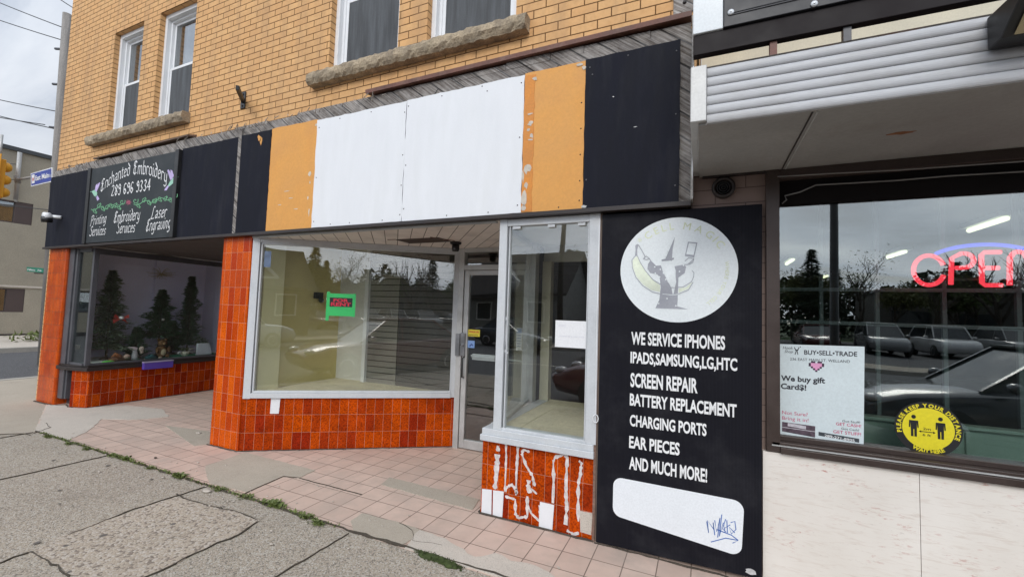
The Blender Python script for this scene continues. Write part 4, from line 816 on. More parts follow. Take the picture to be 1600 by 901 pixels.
polyfill(w, [(172, 262), (188, 250), (198, 256), (188, 300), (190, 345), (170, 350), (175, 300)], f_, 0)
for P in ([(198, 258), (225, 300), (255, 355), (240, 372), (268, 380), (290, 372)], [(245, 372), (262, 352), (285, 365), (300, 388)], [(560, 425), (590, 425), (638, 385), (630, 408), (600, 425)], [(640, 380), (600, 372), (570, 398)]): stroke2(w, P, 6, f3, 0)
stroke2(w, [(190, 345), (215, 400), (260, 470), (320, 540), (400, 590), (480, 605), (560, 598), (620, 560), (638, 520), (640, 490), (625, 470)], 5, f3, 0)
stroke2(w, [(170, 350), (145, 380), (150, 440), (180, 520), (240, 590), (320, 640), (400, 658)], 5, f3, 0); stroke2(w, [(520, 655), (600, 620), (635, 560)], 5, f3, 0)
stroke2(w, [(400, 655), (480, 662), (525, 655)], 5, f3, 2)
polyfill(w, [(170, 360), (190, 350), (215, 405), (260, 475), (320, 545), (380, 585), (380, 640), (310, 625), (240, 580), (185, 515), (155, 440), (152, 385)], fb2, 1); polyfill(w, [(525, 610), (580, 600), (628, 560), (600, 610), (525, 645)], fb2, 1)
polyfill(w, [(388, 398), (440, 405), (480, 398), (500, 470), (500, 560), (490, 640), (475, 600), (440, 560), (400, 460)], lambda x, y: EM(x, y, .0029), 2)
w2 = [(593, 246), (664, 256), (640, 370), (570, 358)]; polyfill(w, w2, f_, 0); polyfill(w, [(600, 256), (655, 264), (636, 352), (580, 344)], f2, 2)
for x, y in [(380, 460), (335, 440), (340, 490), (405, 490), (375, 520), (425, 540), (436, 690), (370, 730), (505, 745), (455, 275), (420, 360), (530, 478), (560, 430), (435, 320)]: polyfill(w, [(x+7*math.cos(i*1.047), y+7*math.sin(i*1.047)) for i in range(6)], f4, 2)
part('wizard_emblem', w, [pbr('emblem_grey', (.36, .37, .41), .5), pbr('emblem_pale_yellow', (.76, .81, .66), .5), pbr('emblem_white', (.78, .82, .83), .5)], ab)
w = MB(); arc_text(w, '*CELL MAGIC', lambda a, b: Vector((a, by(b)-.0022, b)), (ccx, ccz), 0, 142, 26, .052, rxy=(crx*.79, crz*.77)); arc_text(w, 'WHERE YOUR CELL', lambda a, b: Vector((a, by(b)-.0022, b)), (ccx, ccz), 0, 10, -52, .024, rxy=(crx*.80, crz*.80))
part('faded_lettering', w, pbr('faded_yellow', (.70, .74, .50), .5), ab)
w = MB(); ft = lambda ox, oz, sl=0: (lambda a, b: Vector((ox+a, by(oz+b)-.0015, oz+b+sl*a)))
for s, xl, yl, xr, ytop in [('WE SERVICE IPHONES', 986, 537, 1133, 518), ('IPADS,SAMSUNG,LG,HTC', 985, 566, 1152, 549), ('SCREEN REPAIR', 985, 603, 1090, 582), ('BATTERY REPLACEMENT', 984, 632, 1151, 614), ('CHARGING PORTS', 984, 664, 1104, 647), ('EAR PIECES', 983, 698, 1062, 680), ('AND MUCH MORE!', 983, 731, 1105, 712)]:
    w = MB(); a_ = onY(xl, yl, 3.08); b_2 = onY(xr, yl, 3.08); t2 = onY(xl, ytop, 3.08); put_text(w, s, ft(a_.x, a_.z), t2.z-a_.z+.002, b_2.x-a_.x, bold=.03); part('lettering', w, M['txt_white'], ab)
w = MB(); pts = []
for cx2, cz2, a0 in ((.175, .42, 0), (-.495, .415, 90), (-.495, .42, 180), (.175, .21, 270)): pass
cs_ = [(.188, .415, 0), (-.495, .420, 90), (-.495, .275, 180), (.178, .205, 270)]
for cx2, cz2, a0 in cs_:
    for k in range(7): a = R(a0+k*15); pts.append((cx2+.06*math.cos(a), cz2+.06*math.sin(a)))
polyfill(w, pts, fb(.0012)); part('blank_box', w, pbr('white_vinyl_box', (.80, .83, .86), .45, .02, 3), ab)
w = MB(); fz = lambda x, y: (lambda p: Vector((p.x, by(p.z)-.0022, p.z)))(onY(920+x/2.806, 580+y/2.806, 3.078))
for P in ([(517, 655), (525, 705), (520, 650), (548, 690), (545, 660), (552, 715)], [(552, 650), (560, 700), (575, 640), (565, 725)], [(583, 625), (572, 720), (590, 660), (598, 705)], [(600, 645), (585, 690), (620, 670)], [(605, 650), (608, 705), (590, 690)], [(622, 660), (640, 655), (645, 690), (625, 710), (615, 680), (640, 705)], [(535, 745), (600, 728), (655, 738), (630, 750)], [(655, 738), (625, 715), (560, 690)]): stroke2(w, P, 4.0, fz)
part('pen_scribble', w, pbr('blue_marker', (.03, .12, .42), .5), ab)
w = MB(); polyfill(w, [(.285+.035*math.cos(i*.52)*(.8+.2*math.sin(i*3)), .066+.018*math.sin(i*.52)) for i in range(12)], fb(.0014))
part('scuffs', w, pbr('scuff', (.5, .5, .5), .7, .3, 20), ab)
# ------------------------------------------------------------------ signs and fittings on the shopfronts
fr_ = thing('for_rent_sign', 'black for rent sign with red letters fixed by bright green tape on the slanted window', 'sign', tuple(D(.93, 1.46, .0)))
mtape = pbr('green_tape', (.035, .50, .13), .55, .08, 8, .05, 60, .1)
w = MB()
dbox(w, .80, .835, 1.44, 1.77, -.0115, -.0095); dbox(w, 1.085, 1.118, 1.49, 1.755, -.0115, -.0095); dbox(w, .80, 1.11, 1.705, 1.752, -.0092, -.0075); dbox(w, .80, 1.11, 1.495, 1.60, -.0092, -.0075); dbox(w, .805, 1.10, 1.50, 1.545, -.0074, -.0062)
part('green_tape', w, mtape, fr_)
w = MB(); dbox(w, .838, 1.084, 1.60, 1.704, -.0112, -.0096); part('board', w, M['rubber'], fr_)
w = MB(); mred = pbr('red_letters', (.62, .02, .05), .5)
put_text(w, 'FOR', lambda a, b: D(.875+a, 1.657+b, -.0090), .036, .165, bold=.035); put_text(w, 'RENT', lambda a, b: D(.85+a, 1.610+b, -.0090), .040, .22, bold=.035); part('lettering', w, mred, fr_)
w = MB(); w.prism([D(.115, 2.02, -.0118), D(.185, 2.02, -.0118), D(.185, 2.20, -.0118), D(.115, 2.20, -.0118)], N2*.0015); dk = solo('window_sticker', w, pbr('faded_blue_sticker', (.12, .17, .27), .5, .35, 12), 'faded blue sticker in the upper left corner of the slanted window', 'sticker')
# door stickers
t = thing('door_sticker', 'small yellow sticker with red letters on the door glass beside the lock', 'sticker', (-2.44, 4.39, 1.31), 'stickers on the door')
part('label', MB().box(-2.515, -2.36, 4.3935, 4.3955, 1.305, 1.385), pbr('yellow_sticker', (.75, .62, .05), .5, .05), t)
w = MB(); put_text(w, 'WALK IN', plane_fn((-2.505, 4.3935, 1.348)), .022, .13, .03); part('red_text', w, mred, t)
w = MB(); put_text(w, 'PLEASE RING', plane_fn((-2.505, 4.3935, 1.315)), .013, .12, .02); part('black_text', w, M['rubber'], t)
t = thing('door_sticker', 'square pale blue sticker on the door glass below the yellow one', 'sticker', (-2.47, 4.39, 1.17), 'stickers on the door')
part('label', MB().box(-2.52, -2.425, 4.3935, 4.3955, 1.17, 1.255), pbr('blue_sticker', (.22, .36, .66), .5, .15), t)
w = MB(); polyfill(w, [(-2.50, 1.19), (-2.46, 1.225), (-2.44, 1.20), (-2.45, 1.19), (-2.465, 1.205), (-2.48, 1.18)], plane_fn((0, 4.3935, 0))); part('tick_mark', w, pbr('navy_ink', (.05, .10, .30), .5), t)
t = thing('door_sticker', 'tall white and blue opening hours sticker near the right edge of the door glass', 'sticker', (-1.86, 4.39, 1.21), 'stickers on the door')
part('label', MB().box(-1.895, -1.825, 4.3935, 4.3955, 1.18, 1.43), M['white'], t)
w = MB(); w.box(-1.89, -1.83, 4.3925, 4.3934, 1.37, 1.425)
for z in (1.34, 1.31, 1.28, 1.25, 1.22): w.box(-1.885, -1.84, 4.3925, 4.3934, z, z+.012)
part('print', w, pbr('blue_print', (.10, .20, .45), .5), t)
w = MB(); fn_ = plane_fn((0, 3.116, 0)); rs3 = random.Random(9)
def glassmark(pts, wd): stroke2(w, [(onY(690+x/6.435, 480+y/6.435, 3.116).x, onY(690+x/6.435, 480+y/6.435, 3.116).z) for x, y in pts], wd, fn_)
glassmark([(640, 130), (650, 110), (672, 95)], .014); glassmark([(643, 150), (645, 230), (641, 330), (637, 380)], .006); glassmark([(632, 425), (645, 445), (668, 458)], .012)
tp = solo('tape_remnant', w, M['white'], 'torn white tape remnant on the inside of the bay window glass', 'tape')
t = thing('paper_notice', 'blank looking white paper notice taped inside the bay window', 'paper', (-.89, 3.12, 1.35))
part('sheet', MB().box(-1.02, -.762, 3.1135, 3.1155, 1.35, 1.552), pbr('paper', (.80, .80, .81), .7, .02), t)
w = MB(); put_text(w, 'NOTICE', plane_fn((-.995, 3.1135, 1.505)), .018, .055); put_text(w, 'moved to a new shop', plane_fn((-.985, 3.1135, 1.43)), .012, .19)
part('faint_text', w, pbr('faint_ink', (.60, .60, .66), .7), t)
# cameras
t = thing('dome_camera', 'small black dome security camera under the soffit near the door', 'camera', (-2.46, 3.95, 2.2))
part('base', MB().lathe([(.062, 2.346), (.062, 2.326), (.05, 2.322)], (-2.46, 3.95, 0), 18), M['rubber'], t)
part('body', MB().lathe([(.040, 2.323), (.042, 2.27), (.034, 2.245), (.002, 2.243)], (-2.46, 3.95, 0), 18), M['rubber'], t)
part('lens', MB().ball((-2.452, 3.915, 2.272), .014), pbr('lens', (.10, .10, .12), .1, spec=.8), t)
t = thing('bullet_camera', 'white bullet security camera with black hood at the left end of the sign band', 'camera', (-9.42, 3.0, 2.66))
ca = onY(78, 338, 2.95); cb_ = onY(68, 337, 2.88)
part('body', MB().tube([ca, cb_], .055, 14), M['vinyl'], t); part('hood', MB().tube([ca+Vector((.02, .02, -.05)), cb_+Vector((0, -.02, -.055))], .045, 12), M['rubber'], t)
part('mount', MB().tube([ca, ca+Vector((.1, .09, 0))], .025, 10), M['vinyl'], t)
t = thing('wall_bracket', 'empty black metal sign bracket sticking out of the brick wall', 'bracket', (-4.95, 3.12, 3.93))
part('plate', MB().box(-5.01, -4.93, 3.135, 3.148, 3.90, 4.10), M['rubber'], t, bev=.003)
part('arm', MB().bar((-4.97, 3.14, 3.99), onY(371, 137, 2.86), .035, .05), M['rubber'], t, bev=.003)
part('bolt', MB().lathe([(.012, 0), (.010, -.008), (.001, -.01)], (-4.97, 3.135, 4.07), 8, 'Y').lathe([(.012, 0), (.010, -.008), (.001, -.01)], (-4.97, 3.135, 3.93), 8, 'Y'), M['dark_brown'], t)
t = thing('wall_vent', 'round dark vent on the pinkish wall above the black repair board', 'vent', (.128, 3.11, 2.40))
part('rim', MB().lathe([(.07, 3.129), (.072, 3.10), (.058, 3.088), (.05, 3.10), (.05, 3.11), (.001, 3.11)], (.128, 0, 2.475), 24, 'Y'), M['dark_brown'], t)
w = MB()
for rr in (.042, .028, .014): w.lathe([(rr, 3.109), (rr, 3.100), (rr-.006, 3.100), (rr-.006, 3.109)], (.128, 0, 2.475), 20, 'Y')
part('louvre', w, M['rubber'], t)
# projecting sign over the canopy
ps = thing('canopy_sign', 'black sign panel with white end strip standing on the ridged canopy', 'sign', (1.5, 2.35, 2.94))
part('sign_beam', MB().box(-.048, 3.3, 2.30, 2.345, 2.950, 3.055), pbr('maroon_black_beam', (.012, .008, .009), .6, .2, spec=.2), ps, bev=.003)
part('sign_face', MB().box(.092, 3.3, 2.285, 2.43, 3.058, 3.95), pbr('charcoal_panel', (.016, .017, .022), .5, .2, 4, .08, 60), ps, bev=.003)
part('sign_end', MB().box(-.050, .090, 2.29, 2.43, 3.058, 3.95), pbr('white_sign_end', (.70, .74, .76), .4, .03, 3), ps, bev=.004)
for px, py in ((1142, 20), (1272, 7)):
    c0 = onY(px, py, 2.285); part('bolt', MB().lathe([(.015, 2.2845), (.015, 2.280), (.011, 2.2765), (.001, 2.2765)], (c0.x, 0, c0.z), 14, 'Y').lathe([(.005, 2.2765), (.004, 2.273), (.001, 2.273)], (c0.x, 0, c0.z), 8, 'Y'), pbr('zinc_bolt', (.62, .64, .66), .35, .05, metal=.3), ps)
w = MB(); w.tube([(.12, 2.283, 3.112), (.5, 2.281, 3.116), (.8, 2.283, 3.13)], .002); w.tube([(.12, 2.283, 3.122), (.5, 2.281, 3.128), (.8, 2.283, 3.15)], .0015); part('scratch_wire', w, M['grey_frame'], ps)
ob_ = thing('junction_plate', 'small grey weathered plate bolted to the top right end of the brick wall', 'plate', (-.105, 3.14, 3.72))
part('plate', MB().box(-.20, -.068, 3.138, 3.1485, 3.775, 4.1), M['wood'], ob_, bev=.002); part('bolt', MB().lathe([(.014, 3.138), (.010, 3.128), (.001, 3.126)], (-.125, 0, 3.85), 8, 'Y'), M['dark_brown'], ob_)
t = thing('floodlight', 'black wedge shaped floodlight mounted on the canopy front at the right edge', 'light', (1.2, 2.2, 2.70))
w = MB(); w.prism([(1.03, 2.245, 2.695), (1.03, 2.245, 2.83), (1.03, 2.02, 2.815), (1.03, 2.02, 2.80), (1.03, 2.16, 2.695)], (.42, 0, 0)); part('housing', w, M['rubber'], t, bev=.006)
w = MB(); w.prism([(1.06, 2.148, 2.697), (1.06, 2.026, 2.793), (1.42, 2.026, 2.793), (1.42, 2.148, 2.697)], Vector((0, -.62, -.78))*.004); part('lens', w, pbr('amber_lens', (.36, .29, .16), .25, .15, 6, spec=.7), t)
# neon, poster, distance sticker
ns = thing('neon_sign', 'lit red neon open sign with blue arc inside the right window', 'sign', (1.6, 3.3, 1.8))
mn = glow('red_neon', (1.0, .05, .08), 2.2); mb_ = glow('blue_neon', (.07, .08, .95), 1.4); r0 = .0125
def arcp(cx, cz, rx, rz, a0, a1, n=16): return [(cx+rx*math.cos(R(a0+(a1-a0)*i/n)), 3.30, cz+rz*math.sin(R(a0+(a1-a0)*i/n))) for i in range(n+1)]
w = MB(); w.tube(arcp(1.232, 1.93, .070, .088, 20, 340, 26), r0); part('letter_o', w, mn, ns)
w = MB(); w.tube([(1.328, 3.3, 1.845), (1.335, 3.3, 2.0)] + arcp(1.385, 1.985, .045, .042, 100, -90, 10) + [(1.35, 3.3, 1.942)], r0); part('letter_p', w, mn, ns)
w = MB(); w.tube([(1.545, 3.3, 2.03), (1.475, 3.3, 2.03), (1.462, 3.3, 2.015), (1.462, 3.3, 1.855), (1.475, 3.3, 1.842), (1.545, 3.3, 1.842)], r0); w.tube([(1.47, 3.3, 1.94), (1.535, 3.3, 1.94)], r0); part('letter_e', w, mn, ns)
w = MB(); w.tube([(1.575, 3.3, 1.842), (1.58, 3.3, 2.0)] + arcp(1.615, 2.0, .03, .03, 170, 30, 6) + [(1.70, 3.3, 1.85), (1.715, 3.3, 1.845), (1.72, 3.3, 2.03)], r0); part('letter_n', w, mn, ns)
w = MB(); w.tube(arcp(1.47, 1.94, .27, .135, 140, 40, 22), .011); part('arc_tube', w, mb_, ns)
w = MB(); w.box(1.20, 1.74, 3.325, 3.335, 1.87, 1.885); w.box(1.20, 1.74, 3.325, 3.335, 1.99, 2.0); part('tube_rack', w, M['rubber'], ns)
po = thing('window_poster', 'pale buy sell trade poster in the lower left corner of the right window', 'poster', (.655, 3.2, .885))
q_ = [onY(*p, 3.193)+Vector((.014, 0, 0)) for p in ((1213, 537), (1346.5, 541), (1345, 693), (1211.5, 677))]
UL, UR, LR, LL = q_
def pf(u, v, off=.0): 
    a = UL.lerp(UR, u); b = LL.lerp(LR, u); p = a.lerp(b, v); return Vector((p.x, 3.1945-off, p.z))
w = MB(); w.prism([pf(0, 1), pf(1, 1), pf(1, 0), pf(0, 0)], (0, .0012, 0)); part('sheet', w, pbr('poster_paper', (.66, .74, .76), .6, .03, 3), po)
mink = pbr('poster_ink', (.02, .02, .03), .6); mpred = pbr('poster_red', (.55, .06, .16), .6)
def ptext(w, s, u, v, uw, hv, bold=.0, shear=0, m=None):
    q = MB(); put_text(q, s, lambda a, b: pf(u+a, v-b, .0008), hv, uw, bold, shear=shear); part('print_line', q, m or mink, po)
w = MB(); ptext(w, 'BUY\u2022SELL\u2022TRADE', .31, .105, .61, .050, .02); ptext(w, '236 EAST MAIN ST. WELLAND', .14, .175, .70, .030, .0); ptext(w, 'We buy gift', .03, .405, .53, .060, .03); ptext(w, 'Card$!', .03, .495, .31, .060, .03); ptext(w, 'Got Stuff?', .76, .795, .20, .024); ptext(w, 'Got Cash?', .75, .875, .20, .024); ptext(w, 'Hook', .05, .055, .12, .035, 0, .3); ptext(w, 'Shop', .07, .095, .10, .033, 0, .3)
pfn = lambda x, y: pf(x, y, .0008)
for P in ([(.19, .03), (.215, .07), (.20, .11)], [(.25, .03), (.225, .07), (.235, .11)], [(.20, .06), (.24, .06)], [(.26, .02), (.268, .03)]): stroke2(w, P, .010, pfn)
part('pen_mark', w, mink, po)
w = MB(); ptext(w, 'Not Sure?', .05, .775, .31, .040, .0, m=mpred); ptext(w, 'Bring it in!', .05, .835, .32, .040, .0, m=mpred); ptext(w, 'GET CASH!', .69, .835, .28, .032, .01, m=mpred); ptext(w, 'GET STUFF!', .66, .92, .31, .034, .01, m=mpred); 
w = MB(); hx = ['.##.##.', '#######', '#######', '.#####.', '..###..', '...#...']
for j, row in enumerate(hx):
    for i, c in enumerate(row):
        if c == '#':
            u_, v_ = .365+i*.026, .175+j*.019; edge = (j == 0 or i in (0, 6) or j >= 2 and (row[max(0, i-1)] == '.' or row[min(6, i+1)] == '.') or j == 0)
            polyfill(w, [(u_, v_), (u_+.026, v_), (u_+.026, v_+.019), (u_, v_+.019)], pfn, 1 if edge else 0)
part('pixel_heart', w, [pbr('heart_pink', (.75, .34, .55), .6), pbr('heart_edge', (.05, .02, .05), .6)], po)
w = MB(); polyfill(w, [(.05, .86), (.45, .87), (.45, .99), (.05, .965)], pfn, 0); polyfill(w, [(.12, .865), (.34, .88), (.34, .915), (.12, .90)], lambda x, y: pf(x, y, .0014), 1); polyfill(w, [(.05, .915), (.45, .925), (.45, .932), (.05, .922)], lambda x, y: pf(x, y, .0014), 1)
part('printed_photo', w, [pbr('photo_dark', (.09, .06, .08), .6, .5, 60), pbr('photo_light', (.55, .52, .56), .6, .2, 60)], po)
w = MB(); polyfill(w, [(.49, .925), (.95, .95), (.95, .99), (.49, .965)], pfn); part('phone_bar', w, pbr('bar_dark', (.05, .06, .07), .6), po)
w = MB(); put_text(w, '289-271-8905', lambda a, b: pf(.56+a, .968+a*.055-b, .0016), .026, .34, .02); part('phone_number', w, M['txt_white'], po)
dsn = thing('distance_sticker', 'round yellow and black distance sticker with two black figures on the right window', 'sticker', (1.172, 3.19, .88))
sc0 = onY(1450, 669.5, 3.194); er, ez = .142, .144
def df(off): return lambda a, b: Vector((sc0.x+a, 3.1945-off, sc0.z+b))
w = MB(); polyfill(w, [(er*1.04*math.cos(i*.131), ez*1.04*math.sin(i*.131)) for i in range(48)], df(0)); w.prism([df(-.001)(er*1.04*math.cos(i*.131), ez*1.04*math.sin(i*.131)) for i in range(48)], (0, .0008, 0)); part('black_disc', w, M['rubber'], dsn)
w = MB(); polyfill(w, [(er*.80*math.cos(i*.131), ez*.80*math.sin(i*.131)) for i in range(48)], df(.0006)); part('yellow_disc', w, pbr('safety_yellow', (.80, .68, .02), .5, .03), dsn)
w = MB(); arc_text(w, 'PLEASE KEEP YOUR DISTANCE', df(.0007), (0, 0), .119, 196, -22, .021, bold=.04); arc_text(w, 'WAIT HERE', df(.0007), (0, 0), .135, 238, 302, .021, bold=.04, inside=True)
part('ring_lettering', w, bpy.data.materials['safety_yellow'], dsn)
w = MB(); dfn = df(.0012)
for cx_ in (-.062, .054):
    polyfill(w, [(cx_+.0105*math.cos(i*.52), .060+.0115*math.sin(i*.52)) for i in range(12)], dfn); polyfill(w, [(cx_-.020, .040), (cx_+.020, .040), (cx_+.022, .0), (cx_+.016, .0), (cx_+.014, .030), (cx_+.013, -.050), (cx_+.002, -.050), (cx_+.002, -.010), (cx_-.002, -.010), (cx_-.002, -.050), (cx_-.013, -.050), (cx_-.014, .030), (cx_-.016, .0), (cx_-.022, .0)], dfn)
stroke2(w, [(-.036, -.018), (.028, -.018)], .0042, dfn); polyfill(w, [(-.040, -.018), (-.030, -.011), (-.030, -.025)], dfn); polyfill(w, [(.032, -.018), (.022, -.011), (.022, -.025)], dfn)
put_text(w, '2m', lambda a, b: dfn(-.022+a, -.008+b), .014, .034, .01); put_text(w, '6 ft', lambda a, b: dfn(-.024+a, -.042+b), .014, .036, .01); part('figures', w, M['rubber'], dsn)
# ------------------------------------------------------------------ christmas display in the left window
mneedle = pbr('fir_needles', (.06, .13, .065), .8, .5, 14, .1, 60, 0); mneedle2 = pbr('dusty_fir_needles', (.12, .165, .10), .8, .5, 14, .1, 60, 0); mtrunk = pbr('stem_brown', (.08, .05, .03), .9)
def xmas(name, label, x, y, h, rad, mm, seed, dens=1.0, bot=.12):
    r = random.Random(seed); t = thing(name, label, 'christmas tree', (x, y, .624), 'artificial trees in the display window')
    part('stem', MB().tube([(x, y, .624), (x, y, .624+h*.96)], [.018, .005], 6).lathe([(.09, .624), (.085, .635), (.02, .66), (.018, .70)], (x, y, 0), 12), mtrunk, t)
    w = MB(); n = int(2700*dens*h/1.2)
    for i in range(n):
        f = r.random()**1.25; z = .624+h*(bot+(1-bot)*f); a = r.uniform(0, 6.283); rr = rad*(1-f)**.75*(.72+.28*math.sin(f*34+a*2+seed))*(.80+.30*math.sin(3*a+f*11+seed))*r.uniform(.25, 1.12)+.01; L = r.uniform(.035, .075)
        d = Vector((math.cos(a), math.sin(a), r.uniform(-.35, .35))); p = Vector((x, y, z))+Vector((math.cos(a), math.sin(a), 0))*rr
        s_ = d.cross(Vector((r.uniform(-1, 1), r.uniform(-1, 1), 1))).normalized()*.009
        w.add([p-s_-d*L*.4, p+s_-d*L*.4, p+s_*.6+d*L*.5, p+d*L*.75, p-s_*.6+d*L*.5], [(0, 1, 2, 3, 4)])
    part('needles', w, mm, t); return t
xt = xmas('christmas_tree', 'tall bushy artificial christmas tree with red bow at the left of the display', -8.85, 3.68, 1.45, .40, mneedle2, 1, 1.7)
w = MB(); bc = onX(188, 498, -8.62)
for a in (2.6, .5, 3.8, 5.6): w.prism([bc, bc+Vector((.0, math.cos(a)*.10+.03*math.sin(a), math.sin(a)*.07+.04)), bc+Vector((.02, math.cos(a)*.12, math.sin(a)*.08-.02))], (.012, 0, 0))
part('red_bow', w, pbr('red_ribbon', (.35, .03, .02), .6), xt)
part('ornament', MB().ball(bc+Vector((.03, 0, .02)), (.03, .035, .025)), M['vinyl'], xt)
xmas('christmas_tree', 'small dark artificial tree between the tall tree and the teddy bear', -8.75, 4.03, .52, .2, mneedle, 2, 2.0)
x3 = xmas('christmas_tree', 'middle dark artificial christmas tree behind the teddy bear', -8.88, 4.42, 1.18, .36, mneedle, 3, 1.9, .28); part('ornament', MB().ball(onX(255, 499, -8.62), .022), M['alu'], x3)
xmas('christmas_tree', 'slim tall artificial christmas tree at the right of the display', -8.85, 4.87, 1.46, .28, mneedle, 4, 1.9)
xmas('christmas_tree', 'low bushy dark artificial tree between middle tree and slim tree', -8.95, 4.66, .62, .2, mneedle, 5, 1.6)
w = MB(); r = random.Random(5); cc = onX(252, 428, -9.1)
for i in range(38):
    a = r.uniform(0, 6.28); L = r.uniform(.12, .26); w.tube([cc, cc+Vector((r.uniform(-.04, .04), math.cos(a)*L*.5, math.sin(a)*L*.32)), cc+Vector((r.uniform(-.06, .06), math.cos(a)*L, math.sin(a)*L*.45+.01))], [.004, .003, .002], 4)
solo('twig_star', w, pbr('gold_twig', (.40, .33, .20), .6), 'pale gold twig star standing above the middle christmas tree', 'decoration')
w = MB(); w.prism([(-8.32, 3.55, .6235), (-8.27, 5.25, .6235), (-8.95, 5.25, .6235), (-8.75, 3.75, .6235), (-8.45, 3.62, .6235)], (0, 0, .004)); solo('green_cloth', w, pbr('green_felt', (.02, .26, .14), .9, .15, 6), 'green cloth spread on the display window floor', 'cloth')
# teddy
t = thing('teddy_bear', 'brown teddy bear with pale belly sitting below the middle tree', 'toy', (-8.58, 4.37, .628)); mfur = pbr('brown_fur', (.17, .085, .03), .95, .2, 20, .3, 200, .6, .004)
bx_, by_ = -8.56, onX(254, 530, -8.56).y
part('body', MB().ball((bx_, by_, .73), (.075, .08, .105)).ball((bx_+.01, by_, .875), (.06, .065, .06)).ball((bx_+.07, by_-.05, .655), (.06, .03, .03)).ball((bx_+.07, by_+.05, .655), (.06, .03, .03)).ball((bx_+.04, by_-.085, .76), (.03, .028, .055)).ball((bx_+.04, by_+.085, .76), (.03, .028, .055)), mfur, t)
part('ear', MB().ball((bx_, by_-.055, .93), .022), mfur, t); part('ear', MB().ball((bx_, by_+.055, .93), .022), mfur, t)
part('belly', MB().ball((bx_+.055, by_, .72), (.03, .045, .06)), pbr('cream_fur', (.55, .46, .30), .95), t); part('muzzle', MB().ball((bx_+.065, by_, .865), (.022, .026, .02)), pbr('tan_fur', (.30, .18, .08), .95), t); part('nose', MB().ball((bx_+.088, by_, .873), .009), M['rubber'], t)
LD = lambda px: Vector((-8.44, onX(px, 550, -8.44).y, .640))
t = thing('gnome_figure', 'elf figure lying on its side with green shoe at the left of the display', 'figurine', (-8.5, 3.55, .626)); e0 = LD(172)
part('body', MB().tube([e0, e0+Vector((-.02, .10, .03)), e0+Vector((-.03, .22, .02)), e0+Vector((-.02, .33, .0))], [.03, .05, .04, .02], 10), pbr('brown_felt', (.16, .07, .04), .9), t); part('head', MB().ball(e0+Vector((.02, .21, .055)), (.04, .045, .04)), pbr('doll_skin', (.50, .34, .27), .7), t); part('hat', MB().tube([e0+Vector((0, .12, .05)), e0+Vector((0, .06, .10)), e0+Vector((0, .02, .06))], [.045, .03, .006], 10), pbr('rust_felt', (.26, .09, .03), .9), t)
part('shoe', MB().ball(e0+Vector((.06, -.04, -.005)), (.03, .08, .022)), pbr('lime_shoe', (.12, .55, .06), .5), t); part('foot', MB().ball(e0+Vector((.04, .40, .0)), (.03, .03, .022)), M['rubber'], t)
t = thing('angel_figure', 'white winged angel ornament next to the small dark tree', 'figurine', (-8.45, 3.96, .626)); e0 = LD(211)
part('gown', MB().lathe([(.05, 0), (.045, .04), (.028, .12), (.02, .15)], e0, 12), pbr('grey_gown', (.45, .44, .46), .7), t); part('wing', MB().prism([e0+Vector((0, -.01, .12)), e0+Vector((-.01, -.10, .20)), e0+Vector((-.01, -.02, .205)), e0+Vector((0, .03, .19)), e0+Vector((0, .02, .06))], (-.012, 0, 0)), pbr('pink_white', (.62, .52, .54), .6), t)
part('head', MB().ball(e0+Vector((.01, .08, .165)), (.03, .035, .04)).ball(e0+Vector((.012, .085, .115)), (.02, .025, .03)), pbr('doll_skin_pale', (.55, .45, .38), .7), t)
t = thing('garland_doll', 'small doll in dark green lying beside the angel ornament', 'figurine', (-8.42, 4.12, .626)); e0 = LD(228)
part('body', MB().tube([e0, e0+Vector((0, .08, .03)), e0+Vector((0, .17, .0))], [.03, .045, .02], 10), pbr('teal_felt', (.02, .09, .10), .9), t); part('feet', MB().ball(e0+Vector((.02, -.03, -.01)), (.02, .02, .015)).ball(e0+Vector((.02, .20, .0)), (.02, .025, .018)), pbr('cream_shoe', (.55, .45, .35), .8), t)
t = thing('wire_basket', 'white trimmed round basket of greenery in front of the slim tree', 'basket', (-8.42, 4.72, .628)); e0 = LD(289)
part('bowl', MB().lathe([(.035, 0), (.06, .03), (.078, .075), (.072, .075), (.05, .03), (.001, .01)], e0, 16), pbr('basket_white', (.55, .53, .42), .7, .6, 40), t)
w = MB(); r = random.Random(8)
for i in range(90):
    p = e0+Vector((r.uniform(-.06, .06), r.uniform(-.11, .11), .07+r.uniform(0, .07))); d = Vector((r.uniform(-1, 1), r.uniform(-1, 1), r.uniform(0, 1))).normalized()*.035; s_ = d.cross(Vector((0, 0, 1)))*.35; w.add([p-s_, p+s_, p+d], [(0, 1, 2)])
part('greenery', w, pbr('olive_leaves', (.09, .11, .04), .8), t); part('rim_bow', MB().ball(e0+Vector((.03, -.10, .06)), (.015, .04, .025)).ball(e0+Vector((.03, .09, .115)), (.015, .05, .02)), M['alu'], t)
t = thing('folded_towel', 'pale folded towel with red embroidered word at the right of the display', 'towel', (-8.42, 5.12, .628)); e0 = LD(318)
w = MB(); w.prism([e0+Vector((.05, -.14, 0)), e0+Vector((.05, .13, 0)), e0+Vector((-.05, .13, .20)), e0+Vector((-.05, -.08, .20))], (-.05, 0, 0)); part('cloth', w, pbr('towel_blue_white', (.55, .60, .66), .9, .06, 10), t, bev=.01)
w = MB(); put_text(w, 'James', lambda a, b: e0+Vector((-.005-b*.5, -.075+a, .105+b)), .055, .17, .03, shear=.2); part('embroidered_name', w, pbr('red_thread', (.40, .05, .14), .8), t)
t = thing('sill_box', 'purple rectangular box sign fixed under the left display window sill', 'box', (-8.15, 4.1, .52))
